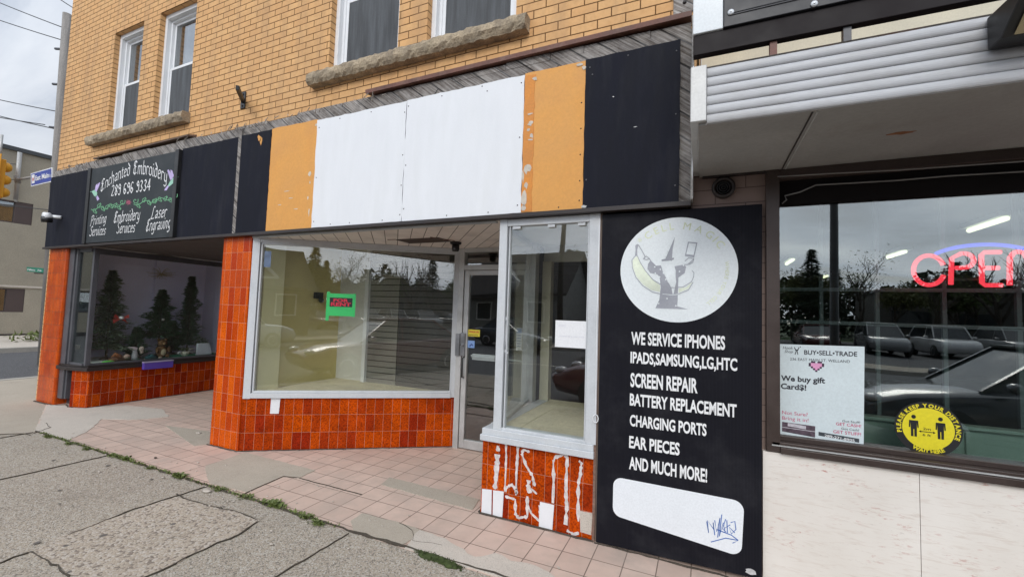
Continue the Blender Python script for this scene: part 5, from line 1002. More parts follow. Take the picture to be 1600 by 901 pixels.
part('box', MB().box(-8.165, -8.105, 3.86, 4.27, .500, .605), pbr('purple_box', (.10, .055, .36), .5, .08), t, bev=.004); part('lid', MB().box(-8.168, -8.10, 3.857, 4.273, .606, .622), pbr('pale_purple_lid', (.36, .32, .46), .5), t)
t = thing('door_bell_sticker', 'tiny yellow sticker below a white tag in the left corner window', 'sticker', (-8.55, 3.15, .7))
c0 = onY(107, 556, 3.176); part('yellow_label', MB().box(c0.x-.035, c0.x+.035, 3.172, 3.176, c0.z-.035, c0.z+.035), pbr('yellow_label', (.75, .66, .03), .5), t); c0 = onY(108, 546, 3.176); part('white_tag', MB().box(c0.x-.025, c0.x+.025, 3.172, 3.176, c0.z-.03, c0.z+.05), M['vinyl'], t)
# ------------------------------------------------------------------ weeds and moss in the pavement joint
def weed(label, x, y, s, n, seed, grp='weeds along the pavement joint'):
    r = random.Random(seed); w = MB()
    for i in range(n):
        bx = x+r.gauss(0, s*.6); byy = y+r.gauss(0, .015); a = r.uniform(0, 6.28); L = s*r.uniform(.35, .8); el = r.uniform(.25, 1.1)
        d = Vector((math.cos(a)*math.cos(el), math.sin(a)*math.cos(el), math.sin(el))); sd = Vector((-math.sin(a), math.cos(a), 0))*L*r.uniform(.16, .3)
        p = Vector((bx, byy, .004)); m = p+d*L*.55; e = p+d*L+Vector((0, 0, -L*.25))
        w.add([p, m-sd, e, m+sd, m+Vector((0, 0, -.15*L))], [(0, 1, 4), (1, 2, 4), (2, 3, 4), (3, 0, 4)])
    return solo('weed', w, M['leaf'], label, 'weed', grp)
for i, (px, py, s, n, lb) in enumerate([(75, 683, .06, 90, 'low weed tuft at the far left end of the pavement joint'), (108, 694, .06, 80, 'second low weed tuft from the far left of the joint'), (135, 702, .055, 80, 'third low weed tuft from the far left of the joint'), (178, 713, .075, 90, 'leafy weed where the second slab joint meets the tiles'), (196, 718, .085, 110, 'bushy weed just right of the slab joint'), (235, 732, .05, 60, 'thin weed patch left of the bushy dandelion like weed'), (280, 745, .09, 120, 'bushy weed with upright leaves near the cracked slab corner'), (345, 765, .06, 90, 'low weed left of the cement patch corner'), (385, 777, .06, 100, 'low dense weed below the cement patch'), (430, 790, .10, 150, 'largest leafy weed at the corner of the pink tiles'), (478, 808, .07, 110, 'low weed right of the largest leafy weed'), (498, 818, .06, 90, 'last weed at the right end of the weedy joint')]):
    c0 = onZ(px, py); weed(lb, c0.x, c0.y, s*.8, n, 60+i)
def fringe(x0, x1, y0, n, seed, m, name, w0=.03):
    r = random.Random(seed); w = MB()
    for i in range(n):
        f = r.random(); p = Vector((x0+(x1-x0)*f, y0(f)+r.gauss(0, w0*.4), .006)); a = r.uniform(0, 6.28); L = r.uniform(.008, .03); d = Vector((math.cos(a)*.6, math.sin(a)*.6, r.uniform(.3, 1))).normalized()*L; sd = Vector((-d.y, d.x, 0)).normalized()*L*.35
        w.add([p-sd, p+sd, p+d], [(0, 1, 2)])
    return solo(name, w, m, kind='stuff')
fringe(-7.1, -2.4, lambda f: 2.412, 1300, 3, M['leaf'], 'joint_grass', .02)
c1 = onZ(655, 862); c2 = onZ(720, 888)
def mosspad(label, a, b, wd, seed):
    r = random.Random(seed); w = MB(); n = 22
    for i in range(n):
        f = i/(n-1); p = a.lerp(b, f); k = math.sin(math.pi*min(1, max(0, f*.9+.08)))**.6
        w.ball((p.x+r.uniform(-.012, .012), p.y+r.uniform(-.015, .015), .004), (wd*k*r.uniform(.6, 1.1), wd*k*r.uniform(.45, .8), .012*r.uniform(.6, 1.2)), 9, 0, 5)
    for i in range(900):
        f = r.random(); p = a.lerp(b, f); k = math.sin(math.pi*(f*.9+.05))**.6; q = Vector((p.x+r.gauss(0, wd*.3), p.y+r.gauss(0, wd*k*.4), .008)); L = .012; d = Vector((r.uniform(-1, 1), r.uniform(-1, 1), 1.2)).normalized()*L; w.add([q+Vector((.004, 0, 0)), q-Vector((.004, 0, 0)), q+d], [(0, 1, 2)])
    solo('moss_patch', w, M['moss'], label, 'moss')
mosspad('green moss pad on the pale cement below the bay window', Vector((c1.x, c1.y-.01, 0)), Vector((c2.x, c2.y-.005, 0)), .045, 2)
w = MB(); r = random.Random(12)
for i in range(120):
    x, y = r.uniform(-7, .2), 2.41+abs(r.gauss(0, .18))*r.choice((1, -1)); s = r.uniform(.003, .010); w.ball((x, y, .006+s*.3), (s*r.uniform(.8, 1.8), s, s*.5), 5, 0, 3)
solo('grit', w, M['cement_pale'], kind='stuff')
w = MB(); r = random.Random(44)
for i in range(46):
    x, y = r.uniform(-7, .5), r.uniform(.2, 2.35); s = r.uniform(.008, .022); k = 9; w.prism([(x+s*math.cos(j*.698)*r.uniform(.7, 1.2), y+s*math.sin(j*.698)*r.uniform(.7, 1.2), .0068) for j in range(k)], (0, 0, .0012))
solo('trodden_gum', w, pbr('old_gum', (.15, .135, .12), .9, .3, 30), kind='stuff')
for i, (px, py, s, lb) in enumerate([(310, 677, .045, 'flat pale stone chip on pink tiles beside the orange pier'), (323, 768, .05, 'pale stone chip below the cracked joint'), (243, 716, .022, 'tiny dark chip lying on the pink tiles')]):
    c0 = onZ(px, py); w = MB(); w.ball((c0.x, c0.y, .010), (s, s*.55, .008), 7, 0, 4); solo('stone_chip', w, M['cement_pale' if i < 2 else 'groove'], lb, 'stone', 'stone chips')
# ------------------------------------------------------------------ across the side street
ob = thing('office_building', 'beige two storey office block with brown window bands across the side street', 'building', (-30, 12, 0))
mst = pbr('beige_stucco', (.36, .32, .25), .9, .08, 1.2, .1, 25, .3, .01, dirt=(.20, .18, .15), dirtamt=.35, dirts=.5)
H_ = [(y0, y1, z0, z1) for z0, z1 in ((.95, 1.92), (4.62, 5.53)) for y0, y1 in ((-6, 7.95), (8.55, 18), (18.6, 34))]
w = MB(); ys = sorted({-8, 36, *[h[0] for h in H_], *[h[1] for h in H_]}); zs = sorted({-.3, 7.6, *[h[2] for h in H_], *[h[3] for h in H_]})
for i in range(len(ys)-1):
    for j in range(len(zs)-1):
        a, b, c, d = ys[i], ys[i+1], zs[j], zs[j+1]
        if any(h[0] < (a+b)/2 < h[1] and h[2] < (c+d)/2 < h[3] for h in H_): continue
        w.add([(-26, a, c), (-26, b, c), (-26, b, d), (-26, a, d)], [(0, 1, 2, 3)])
w.box(-44, -26.25, -8, 36, -.3, 7.6); part('wall', w, mst, ob)
part('roof_edge', MB().box(-44.2, -25.9, -8.2, 36.2, 7.6, 7.76), pbr('dark_roof_edge', (.05, .055, .06), .5), ob)
mbp = pbr('brown_panel', (.075, .052, .048), .6, .1); mog = glass('office_glass', 3.6, (.5, .55, .55))
for (a, b, c, d) in H_:
    f = MB(); L = b-a; n = max(2, int(L/3))
    f.box(-26.12, -26.02, a, b, c, c+.05); f.box(-26.12, -26.02, a, b, d-.05, d); f.box(-26.12, -26.02, b-.45, b, c+.05, d-.05)
    for k in range(n+1): yk = a+(L-.5)*k/n; f.box(-26.12, -26.02, yk, yk+.05, c+.05, d-.05)
    wi = part('window_band', f, mbp, ob); part('pane', MB().box(-26.14, -26.122, a+.02, b-.45, c+.05, d-.05), mog, wi)
part('string_course', MB().box(-26, -25.96, -8, 36, 1.97, 2.05), M['cement_pale'], ob); part('base_course', MB().box(-26, -25.95, -8, 36, -.3, .05), M['dark_brown'], ob)
part('downspout', MB().tube([(-25.92, 7.42, 7.55), (-25.92, 7.42, 5.5)], .05, 8), M['alu'], ob)
for j, (dd, px) in enumerate(((8.4, 95),)): pass
c0 = onX(50, 533, -20.6); 
w = MB(); r = random.Random(3)
for i in range(260):
    p = Vector((-22.4+r.gauss(0, .25), 7.7+r.gauss(0, .45), r.uniform(-.02, .28))); d = Vector((r.uniform(-1, 1), r.uniform(-1, 1), r.uniform(0, 1))).normalized()*.2; s_ = d.cross(Vector((0, 0, 1)))*.3; w.add([p-s_, p+s_, p+d], [(0, 1, 2)])
solo('shrub', w, M['leaf'], 'low green shrub at the foot of the beige office block', 'shrub')
# traffic signal and street sign on a mast arm
P0 = Vector((-15.30, 5.10, 0))
tl = thing('traffic_light', 'yellow three lens traffic signal with yellow backplate hanging at the left edge', 'traffic light', (-15.8, 4.27, 3.9))
c0 = ray(-4, 279)*10.9+Vector((0, 0, HC)); my = pbr('signal_yellow', (.72, .34, .015), .5, .08, 3); fd = Vector((.5, -.86, 0)).normalized(); sd = Vector((fd.y, -fd.x, 0))*-1; U = Vector((0, 0, 1))
def ob6(w, c, a, b, h): w.prism([c-sd*a-fd*b-U*h, c+sd*a-fd*b-U*h, c+sd*a+fd*b-U*h, c-sd*a+fd*b-U*h], U*(2*h))
fd = Vector((-.12, -1, 0)).normalized(); sd = Vector((-fd.y, fd.x, 0))
w = MB(); ob6(w, c0, .17, .10, .50); part('housing', w, my, tl, bev=.02)
w = MB(); ob6(w, c0+fd*.02, .30, .012, .60); part('backplate', w, my, tl, bev=.01)
for k, (zz, lc) in enumerate(((.33, (.25, .02, .02)), (0, (.30, .16, .02)), (-.33, (.02, .16, .08)))):
    cc = c0+U*zz; 
    v = MB(); v.tube([cc+fd*.10, cc+fd*.30], [.155, .15], 16); part('visor', v, my, tl); v = MB(); v.tube([cc+fd*.302, cc+fd*.306], [.135, .13], 16); part('lens', v, pbr('lens_dark', lc, .3), tl)
    v = MB(); v.ball(cc-fd*.11, (.13, .13, .13)); part('rear_dome', v, my, tl)
part('hanger', MB().tube([c0+U*.5, c0+U*1.15], .03, 8), M['alu'], tl)
ss = thing('street_sign', 'blue East Main street name plate with white border on a bracket', 'street sign', tuple(ray(50, 282)*10.6+Vector((0, 0, HC))))
def S(px, py, k=10.6): return ray(px, py)*k+Vector((0, 0, HC))
q = [S(48.3, 291.5, 10.9), S(81, 284, 10.2), S(81.5, 261.5, 10.2), S(48, 271, 10.9)]
nn = (q[1]-q[0]).cross(q[3]-q[0]).normalized(); 
if nn.dot(-q[0]) < 0: nn = -nn
def qf(u, v, off=.0): return q[0].lerp(q[1], u).lerp(q[3].lerp(q[2], u), v)+nn*off
w = MB(); w.prism([qf(0, 0), qf(1, 0), qf(1, 1), qf(0, 1)], -nn*.02); part('border', w, M['vinyl'], ss)
w = MB(); w.prism([qf(.03, .07, .003), qf(.97, .07, .003), qf(.97, .93, .003), qf(.03, .93, .003)], -nn*.002); part('plate', w, pbr('sign_blue', (.045, .085, .36), .5, .05), ss)
w = MB(); put_text(w, 'East', lambda a, b: qf(.24+a, .36+b, .006), .36, .25, .03); put_text(w, 'Main', lambda a, b: qf(.55+a, .36+b, .006), .36, .32, .03); put_text(w, 'St', lambda a, b: qf(.895+a, .36+b, .006), .2, .06, .02); w.prism([qf(.06, .2, .005), qf(.2, .2, .005), qf(.2, .85, .005), qf(.06, .85, .005)], -nn*.001); part('lettering', w, M['txt_white'], ss)
w = MB(); put_text(w, 'W', lambda a, b: qf(.07+a, .35+b, .007), .3, .12, .02); part('crest', w, pbr('crest_red', (.5, .05, .06), .5), ss)
w = MB(); w.tube([S(27, 281, 11.3), S(38, 279, 11.1), S(48.5, 277, 10.9)], .03, 8); w.tube([S(26.5, 275, 11.3), S(28, 286, 11.3)], .06, 8); part('bracket', w, pbr('grey_bracket', (.30, .28, .26), .6), ss)
w = MB(); w.tube([S(31, 238, 11.3), S(24.5, 312, 11.3)], .045, 8); part('hanger_pipe', w, M['alu'], ss)
gs = thing('green_street_sign', 'small green street name plate on a bracket in front of the beige block', 'street sign', tuple(S(55, 420, 12)))
q = [S(42, 424, 13.2), S(67.5, 426, 12.4), S(68, 419, 12.4), S(41.5, 417, 13.2)]; nn = (q[1]-q[0]).cross(q[3]-q[0]).normalized(); nn = nn if nn.dot(-q[0]) > 0 else -nn
w = MB(); w.prism([qf(0, 0), qf(1, 0), qf(1, 1), qf(0, 1)], -nn*.02); part('plate', w, pbr('sign_green_plate', (.01, .20, .13), .5), gs)
w = MB(); put_text(w, 'Hellems', lambda a, b: qf(.07+a, .3+b, .004), .42, .46, .02); put_text(w, 'Ave.', lambda a, b: qf(.66+a, .3+b, .004), .42, .26, .02); part('lettering', w, M['txt_white'], gs)
part('bracket', MB().tube([S(54, 426.5, 12.7), S(90, 428, 12.4)], .02, 6), M['rubber'], gs)
# utility pole beyond the corner with its wires
pb_ = Vector((-14.2, 4.62, 0)); r15 = ray(100, 60); kk = 10.8
pA = r15*kk+Vector((0, 0, HC)); pB = ray(87, 262)*kk+Vector((0, 0, HC)); pb_ = pA.lerp(pB, (pA.z+.1)/(pA.z-pB.z)); pT = ray(105, 22)*kk+Vector((0, 0, HC))
up = thing('utility_pole', 'grey weathered utility pole rising beyond the left brick corner', 'pole', (pb_.x, pb_.y, -.1))
ztop = (ray(106, 22)*kk).z+HC
part('shaft', MB().tube([(pb_.x, pb_.y, -.1), tuple(pT)], [.11, .085], 12), pbr('weathered_pole', (.30, .28, .26), .9, .25, 3, .2, 40, .4, stretch=(6, 6, .4)), up)
w = MB()
for z in (ztop-.9, ztop-1.8, ztop-2.9): q0 = pT.lerp(pb_, (pT.z-z)/(pT.z+.1)); w.tube([q0, q0+Vector((-.28, -.08, .03))], .03, 6)
part('insulator', w, M['grey_frame'], up)
mw = M['rubber']
def wire(lb, a, b, sag, r=.012):
    a, b = Vector(a), Vector(b); n = 14; P = []
    for i in range(n+1): f = i/n; p = a.lerp(b, f); p.z -= sag*4*f*(1-f); P.append(p)
    return solo('overhead_wire', MB().tube(P, r, 5), mw, lb, 'wire', 'overhead wires')
def S2(px, py, k): return ray(px, py)*k+Vector((0, 0, HC))
wire('topmost overhead wire reaching the pole at the upper left', S2(-120, -48, 13), S2(100, 44, kk), .05)
wire('overhead wire just below the topmost one, ending at the pole bracket', S2(-120, -12, 13), S2(97, 63, kk), .05)
wire('short overhead wire crossing behind the brick corner at the top left', S2(40, -40, 12), S2(118, 15, 11.5), .03)
wire('third overhead wire passing left of the pole at mid height', S2(-120, 126, 13), S2(93, 175, kk), .05)
wire('fourth overhead wire below mid height beside the pole', S2(-120, 148, 13), S2(93, 203, kk), .05)
wire('lowest overhead wire in the sky, dipping towards the pole', S2(-120, 158, 13), S2(70, 195, kk), .05)
wire('wire behind the traffic signal at its top lens', S2(-100, 245, 12.5), S2(31, 257, 11.3), .02, .01)
wire('wire behind the traffic signal at its middle lens', S2(-100, 276, 12.5), S2(27, 281, 11.3), .02, .01)
wire('wire crossing the upper office window toward the white camera', S2(-100, 305, 13), S2(85, 329, 12.5), .02, .012)
# ------------------------------------------------------------------ street behind the photographer (seen in the glass)
mglassd = pbr('car_window', (.02, .024, .028), .08, spec=.7, fine=0, bump=0); mtyre = pbr('tyre', (.018, .018, .018), .8); mrim = pbr('rim', (.40, .40, .42), .3, metal=.7)
def paint(n, c): return pbr(n, c, .25, .04, 2, .0, 60, 0, spec=.6, coat=.7, rvar=.02)
def car(name, label, m, kind, L=4.6, Wd=1.8):
    """x along the length, nose at +x; local coordinates, wheels on z = 0"""
    t = thing(name, label, 'car', (0, 0, 0), 'cars parked in the street')
    hw = Wd/2; suv = kind == 'suv'; roof = 1.68 if suv else 1.45; belt = 1.0 if suv else .92; hood = .98 if suv else .86
    st = [(-L/2, .45, .78, .74), (-L/2+.08, .28, .86, .86), (-L/2+.5, .24, belt+.02, .95), (-L/2+1.2, .22, belt+.03, 1), (0, .2, belt, 1), (L/2-1.55, .2, belt-.02, 1), (L/2-1.2, .22, hood+.02, .99), (L/2-.5, .26, hood-.06, .95), (L/2-.1, .30, hood-.2, .84), (L/2, .42, .62, .74)]
    w = MB(); vs = []; n = 10
    for x, zb, zt, k in st:
        h = hw*k; zm = zb+(zt-zb)*.55
        ring = [(-h*.82, zb), (-h*.97, zb+.1), (-h, zm), (-h*.95, zt-.05), (-h*.82, zt), (h*.82, zt), (h*.95, zt-.05), (h, zm), (h*.97, zb+.1), (h*.82, zb)]
        vs += [(x, y, z) for y, z in ring]
    fs = []
    for i in range(len(st)-1):
        for k in range(n): k2 = (k+1) % n; fs.append((i*n+k, (i+1)*n+k, (i+1)*n+k2, i*n+k2))
    fs += [tuple(range(n)), tuple(reversed(range((len(st)-1)*n, len(st)*n)))]
    w.add(vs, fs, 0, True); body = part('body', w, m, t); bevel(body, .01, 1)
    if kind == 'sedan': gx = [(-L/2+.55, belt+.01, .80), (-L/2+1.25, roof-.04, .66), (-.35, roof, .68), (.35, roof-.03, .67), (L/2-1.25, hood+.02, .82)]
    else: gx = [(-L/2+.12, belt+.01, .84), (-L/2+.55, roof-.06, .70), (-.3, roof, .72), (.45, roof-.05, .71), (L/2-1.15, hood+.02, .84)]
    w = MB(); vs = []
    for x, z, k in gx: vs += [(x, -hw*.86, belt-.02 if z > belt+.05 else z-.03), (x, -hw*k, z), (x, hw*k, z), (x, hw*.86, belt-.02 if z > belt+.05 else z-.03)]
    fs = []
    for i in range(len(gx)-1):
        for k in range(3): fs.append((i*4+k, (i+1)*4+k, (i+1)*4+k+1, i*4+k+1))
    w.add(vs, fs, 0, False); part('windows', w, mglassd, t)
    w = MB()
    for i in (1, 2):
        (x0, z0, k0), (x1, z1, k1) = gx[i], gx[i+1]; w.prism([(x0-.05, -hw*k0-.01, z0+.004), (x1+.05, -hw*k1-.01, z1+.004), (x1+.05, hw*k1+.01, z1+.004), (x0-.05, hw*k0+.01, z0+.004)], (0, 0, .03))
    for s in (-1, 1):
        for i in (0, 3):
            (x0, z0, k0), (x1, z1, k1) = gx[i], gx[i+1]; w.bar((x0, s*hw*k0, z0), (x1, s*hw*k1, z1), .05, .05)
        w.bar((-.05, s*hw*.68, roof-.02), (-.02, s*hw*.86, belt), .07, .03)
    part('roof', w, m, t)
    for sx in (-L/2+.85, L/2-.88):
        for s in (-1, 1):
            wh = part('wheel', MB().lathe([(.20, s*(hw-.20)), (.325, s*(hw-.19)), (.335, s*(hw-.10)), (.32, s*(hw-.005)), (.21, s*(hw-.0))], (sx, 0, .335), 18, 'Y'), mtyre, t)
            part('rim', MB().lathe([(.215, s*(hw-.03)), (.20, s*(hw+.004)), (.06, s*(hw-.01)), (.001, s*(hw-.005))], (sx, 0, .335), 14, 'Y'), mrim, wh)
    for s in (-1, 1):
        part('headlight', MB().ball((L/2-.16, s*hw*.62, .68), (.12, .17, .07)), pbr('lamp_glass', (.5, .5, .5), .1, spec=.8) if 'lamp_glass' not in bpy.data.materials else bpy.data.materials['lamp_glass'], t)
        part('tail_light', MB().ball((-L/2+.1, s*hw*.66, .80), (.08, .16, .07)), bpy.data.materials.get('tail_red') or pbr('tail_red', (.30, .01, .01), .2), t)
        part('mirror', MB().ball((L/2-1.45, s*(hw+.08), belt+.06), (.08, .11, .07)), m, t)
    return t
c_red = car('parked_car', 'dark red sedan parked at the near kerb behind the photographer', paint('dark_red_paint', (.10, .012, .014)), 'sedan'); c_red.location = (-.25, -2.05, -.125); c_red.rotation_euler = (0, 0, math.pi)
c_blk = car('parked_car', 'dark blue grey sedan parked at the near kerb in front of the right shop', paint('slate_paint', (.028, .033, .042)), 'sedan', 4.7); c_blk.location = (4.45, -2.0, -.125); c_blk.rotation_euler = (0, 0, math.pi)
c_suv = car('parked_car', 'silver SUV nose out at the left end of the parking lot front row', paint('silver_paint', (.22, .225, .23)), 'suv', 4.6, 1.85); c_suv.location = (9.6, -25.2, -.11); c_suv.rotation_euler = (0, 0, R(94))
c_wht = car('parked_car', 'white hatchback parked on the far side of the street, left of the silver one', paint('white_paint', (.55, .55, .55)), 'suv', 4.2); c_wht.location = (-2.2, -10.8, -.125)
dup(c_wht, (12.4, -25.4, -.11), R(90), 'white car nose out in the front row of the parking lot'); dup(c_suv, (15.3, -25.6, -.11), R(92), 'silver car in the front row of the parking lot'); dup(c_blk, (18.2, -25.4, -.11), R(88), 'dark car in the front row of the parking lot'); dup(c_red, (6.6, -26, -.11), R(91), 'red car at the end of the front row of the parking lot'); dup(c_suv, (21.3, -25.5, -.11), R(270), 'silver car tail out in the front row of the parking lot'); dup(c_wht, (26, -30, -.11), R(80), 'white car alone in the back of the parking lot'); dup(c_blk, (-8.2, -10.9, -.125), 0, 'dark car parked opposite the street corner')
# trees
mbark = pbr('bark', (.085, .07, .055), .95, .3, 6, .2, 40, .5, .01); mlf = [pbr('spring_leaves', (.085, .12, .03), .7, .4, 2.5, .1, 30, 0), pbr('yellow_green_leaves', (.13, .14, .04), .7, .35, 2.5, .1, 30, 0)]; mcon = pbr('conifer_needles', (.022, .045, .022), .85, .4, 2, .1, 30, 0)
def branchy(seed, h, leaves, lsz=.16, name='street_tree', label='', spread=.55):
    r = random.Random(seed); t = thing(name, label, 'tree', (0, 0, 0), 'trees across the street'); w = MB(); tips = []
    def grow(p, d, L, rad, lev):
        n = 3; P = [p]; q = p; dd = d.copy()
        for i in range(n):
            dd = (dd+Vector((r.uniform(-.2, .2), r.uniform(-.2, .2), r.uniform(-.05, .16)))).normalized(); q = q+dd*L/n; P.append(q)
        w.tube(P, [rad*(1-.45*i/n) for i in range(n+1)], 5 if lev < 2 else 3)
        if lev >= 4: tips.append((P[1], dd)); tips.append((q, dd)); return
        k = 3 if lev else 5
        for j in range(k):
            a = r.uniform(0, 6.28); s = spread*r.uniform(.6, 1.3); e = (dd+Vector((math.cos(a)*s, math.sin(a)*s, r.uniform(-.05, .3)))).normalized()
            grow(P[r.choice((2, 3))], e, L*r.uniform(.55, .78), rad*.52, lev+1)
    grow(Vector((0, 0, -.1)), Vector((0, 0, 1)), h*.32, h*.022, 0); part('trunk', w, mbark, t)
    if leaves:
        w = MB()
        for p, d in tips:
            for i in range(leaves):
                c = p+Vector((r.gauss(0, .32), r.gauss(0, .32), r.gauss(0, .28))); u = Vector((r.uniform(-1, 1), r.uniform(-1, 1), r.uniform(-1, 1))).normalized()*lsz*r.uniform(.6, 1.2); v = u.cross(Vector((r.uniform(-1, 1), r.uniform(-1, 1), r.uniform(-1, 1)))).normalized()*lsz*.5; w.add([c-u*.6, c+v*.6, c+u, c-v*.6], [(0, 1, 2, 3)])
        part('crown', w, mlf[seed % 2], t)
    return t
def conifer(seed, h, label):
    r = random.Random(seed); t = thing('conifer_tree', label, 'tree', (0, 0, 0), 'trees across the street'); part('trunk', MB().tube([(0, 0, -.1), (0, 0, h)], [h*.02, .02], 7), mbark, t); w = MB()
    for i in range(2600):
        f = r.random()**1.3; z = h*(.08+.92*f); rr = h*.24*(1-f)**.85*r.uniform(.3, 1.05)*(.8+.2*math.sin(f*40)); a = r.uniform(0, 6.28); d = Vector((math.cos(a), math.sin(a), -.25)); c = Vector((math.cos(a)*rr, math.sin(a)*rr, z)); s_ = Vector((-math.sin(a), math.cos(a), r.uniform(-.4, .4)))*.10; L = r.uniform(.2, .42); w.add([c-s_, c+s_, c+d*L], [(0, 1, 2)])
    part('crown', w, mcon, t); return t
tb1 = branchy(1, 9.5, 0, label='bare branched tree behind the parking lot, the tallest one'); tb1.location = (17.5, -31, -.1)
tb2 = branchy(4, 8, 2, .12, label='thinly leafed tree behind the parking lot left of the tallest one'); tb2.location = (10.5, -30, -.1)
tl1 = branchy(7, 7.5, 9, .20, label='leafy spring tree at the left back of the parking lot'); tl1.location = (8.6, -32, -.1)
tl2 = branchy(8, 6.5, 10, .20, label='yellow green leafy tree at the back of the parking lot'); tl2.location = (22, -29, -.1)
cn = conifer(3, 7.2, 'dark conifer beside the gabled house'); cn.location = (7.4, -31, -.1)
k = 0
for (x, y, src, s, lb) in [(20.5, -32, tb1, .95, 'bare tree right of the tallest bare tree'), (25, -33, tb2, 1.2, 'thinly leafed tree at the right end of the lot'), (14.0, -31, tb1, .75, 'smaller bare tree behind the middle of the lot'), (5.0, -33, tb2, .9, 'thinly leafed tree behind the gabled house'), (12.5, -33, tl1, .8, 'leafy tree low behind the lot'), (16.5, -34, tl2, .9, 'yellow green tree low behind the lot'), (3.0, -31, tl1, 1.0, 'leafy tree behind the left of the gabled house'), (-4, -27, tl2, 1.1, 'yellow green tree beyond the house on the corner'), (-12, -30, tl1, 1.2, 'leafy tree beyond the corner crossing'), (-9, -24, cn, .9, 'dark conifer beyond the corner crossing'), (21, -33, cn, 1.1, 'dark conifer at the back of the lot'), (24, -31, cn, 1.3, 'tall dark conifer at the right end of the lot'), (9.5, -34, cn, .85, 'small dark conifer behind the lot'), (30, -30, tb1, 1.1, 'bare tree far right behind the lot'), (29, -33, tl1, 1.2, 'leafy tree far right behind the lot'), (34, -32, tl2, 1.4, 'large yellow green tree far right behind the lot'), (-18, -26, tb1, 1.0, 'bare tree far left beyond the crossing'), (18.8, -36, tl1, 1.0, 'leafy tree deep behind the lot centre'), (7.2, -36, tl2, 1.0, 'yellow green tree deep behind the lot left side'), (27, -36, tl2, 1.1, 'yellow green tree deep behind the lot right side')]:
    k += 1; dup(src, (x, y, -.1), k*1.7, lb, s)
w = MB(); r = random.Random(21)
for i in range(22000):
    x = r.uniform(-40, 75); top = 5.6+1.1*math.sin(x*.35)+.7*math.sin(x*.9+1)+.6*math.sin(x*2.3); c = Vector((x, r.uniform(-49, -46.5), -.1+top*r.random()**.8)); u = Vector((r.uniform(-1, 1), r.uniform(-1, 1), r.uniform(-1, 1))).normalized()*r.uniform(.25, .6); v = u.cross(Vector((r.uniform(-1, 1), r.uniform(-1, 1), r.uniform(-1, 1)))).normalized()*.3; w.add([c-u*.6, c+v*.6, c+u, c-v*.6], [(0, 1, 2, 3)])
solo('far_woods', w, pbr('dark_woodland', (.028, .04, .014), .9, .5, .6, .1, 30, 0), kind='stuff')
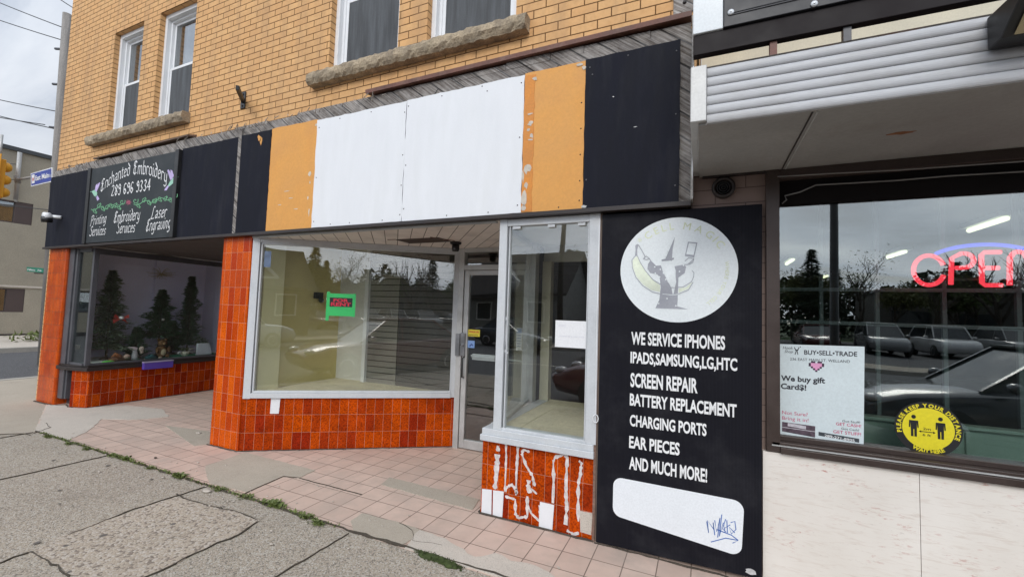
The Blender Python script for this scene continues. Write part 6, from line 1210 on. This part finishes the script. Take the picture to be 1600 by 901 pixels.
def house(label, x, y, wx, dy, hh, rh, mcol, rz=0, gable='y'):
    t = thing('gabled_house', label, 'house', (0, 0, 0)); m2 = pbr('dark_shingles', (.06, .05, .045), .9, .2, 4)
    w = MB(); w.box(-wx/2, wx/2, -dy/2, dy/2, -.2, hh); w.prism([(-wx/2, -dy/2+.01, hh), (-wx/2, dy/2-.01, hh), (-wx/2, 0, hh+rh*.98)], (wx, 0, 0)); part('wall', w, mcol, t)
    w = MB(); ov = .4
    for s in (-1, 1): w.prism([(-wx/2-ov, s*(dy/2+ov), hh-ov*rh/(dy/2)), (-wx/2-ov, 0, hh+rh), (-wx/2-ov, 0, hh+rh+.14), (-wx/2-ov, s*(dy/2+ov), hh-ov*rh/(dy/2)+.14)], (wx+2*ov, 0, 0))
    rf = part('roof', w, m2, t)
    d = MB(); d.prism([(-1.2, dy/2-1.8, hh), (1.2, dy/2-1.8, hh), (1.2, dy/2-1.8, hh+.5), (0, dy/2-1.8, hh+1.5), (-1.2, dy/2-1.8, hh+.5)], (0, 2.0, 0)); part('dormer', d, mcol, rf)
    d = MB(); 
    for s in (-1, 1): d.bar((s*1.35, dy/2+.22, hh+.42), (0, dy/2+.22, hh+1.62), .1, .16)
    d.bar((-1.25, dy/2+.22, hh+.45), (1.25, dy/2+.22, hh+.45), .1, .12); part('gable_trim', d, M['vinyl'], rf)
    for sx in (-wx*.3, wx*.3):
        f = MB(); f.frame(sx-.6, sx+.6, 1.0, 2.3, dy/2+.002, dy/2+.06, .08); wi = part('window', f, M['vinyl'], t); part('pane', MB().box(sx-.52, sx+.52, dy/2+.004, dy/2+.02, 1.08, 2.22), mglassd, wi)
    f = MB(); f.frame(-.55, .55, 0, 2.1, dy/2+.002, dy/2+.08, .08); f.box(-.47, .47, dy/2+.004, dy/2+.05, 0, 2.02); part('door', f, M['brown'], t)
    part('porch_roof', MB().box(-wx*.4, wx*.4, dy/2+.08, dy/2+1.6, 2.45, 2.6), m2, t)
    t.location = (x, y, 0); t.rotation_euler = (0, 0, rz); return t
house('brown gabled house with white dormer trim across the street', 0.0, -22, 6.4, 6, 2.7, 2.4, pbr('brown_siding', (.14, .10, .08), .8))
house('grey gabled house beyond the crossing across the street', -11.5, -21, 8, 6.5, 3.0, 2.6, pbr('grey_siding', (.28, .28, .27), .8))
lb_ = thing('low_building', 'long low dark flat roofed building behind the parking lot', 'building', (27, -40, 0)); part('wall', MB().box(14, 48, -46, -40, -.2, 4.2), pbr('dark_block_wall', (.12, .11, .10), .9), lb_); part('roof_edge', MB().box(13.8, 48.2, -46.2, -39.8, 4.2, 4.45), M['grey_frame'], lb_)
w = MB()
for i in range(8): w.box(15+i*4, 17.4+i*4, -39.99, -39.95, 1.2, 2.6)
part('windows', w, mglassd, lb_)
t = thing('lamp_post', 'slim dark lamp post at the near kerb behind the photographer', 'lamp post', (1.62, -.55, 0)); part('shaft', MB().lathe([(.10, 0), (.10, .25), (.055, .32), (.04, 5.2)], (1.62, -.55, 0), 12), M['rubber'], t); part('arm', MB().tube([(1.62, -.55, 5.15), (1.62, -.9, 5.45), (1.62, -1.6, 5.5)], .03, 8), M['rubber'], t); part('lamp_head', MB().box(1.52, 1.72, -2.1, -1.5, 5.42, 5.52), M['grey_frame'], t, bev=.02)
for x, lb in ((-6.5, 'utility pole across the road left of the house'), (13.4, 'utility pole across the road beside the parking lot entrance')):
    t = thing('utility_pole', lb, 'pole', (x, -14.4, 0)); part('shaft', MB().tube([(x, -14.4, -.1), (x, -14.4, 8.5)], [.15, .10], 10), mbark, t); part('cross_arm', MB().box(x-1, x+1, -14.5, -14.38, 7.7, 7.85), mbark, t)
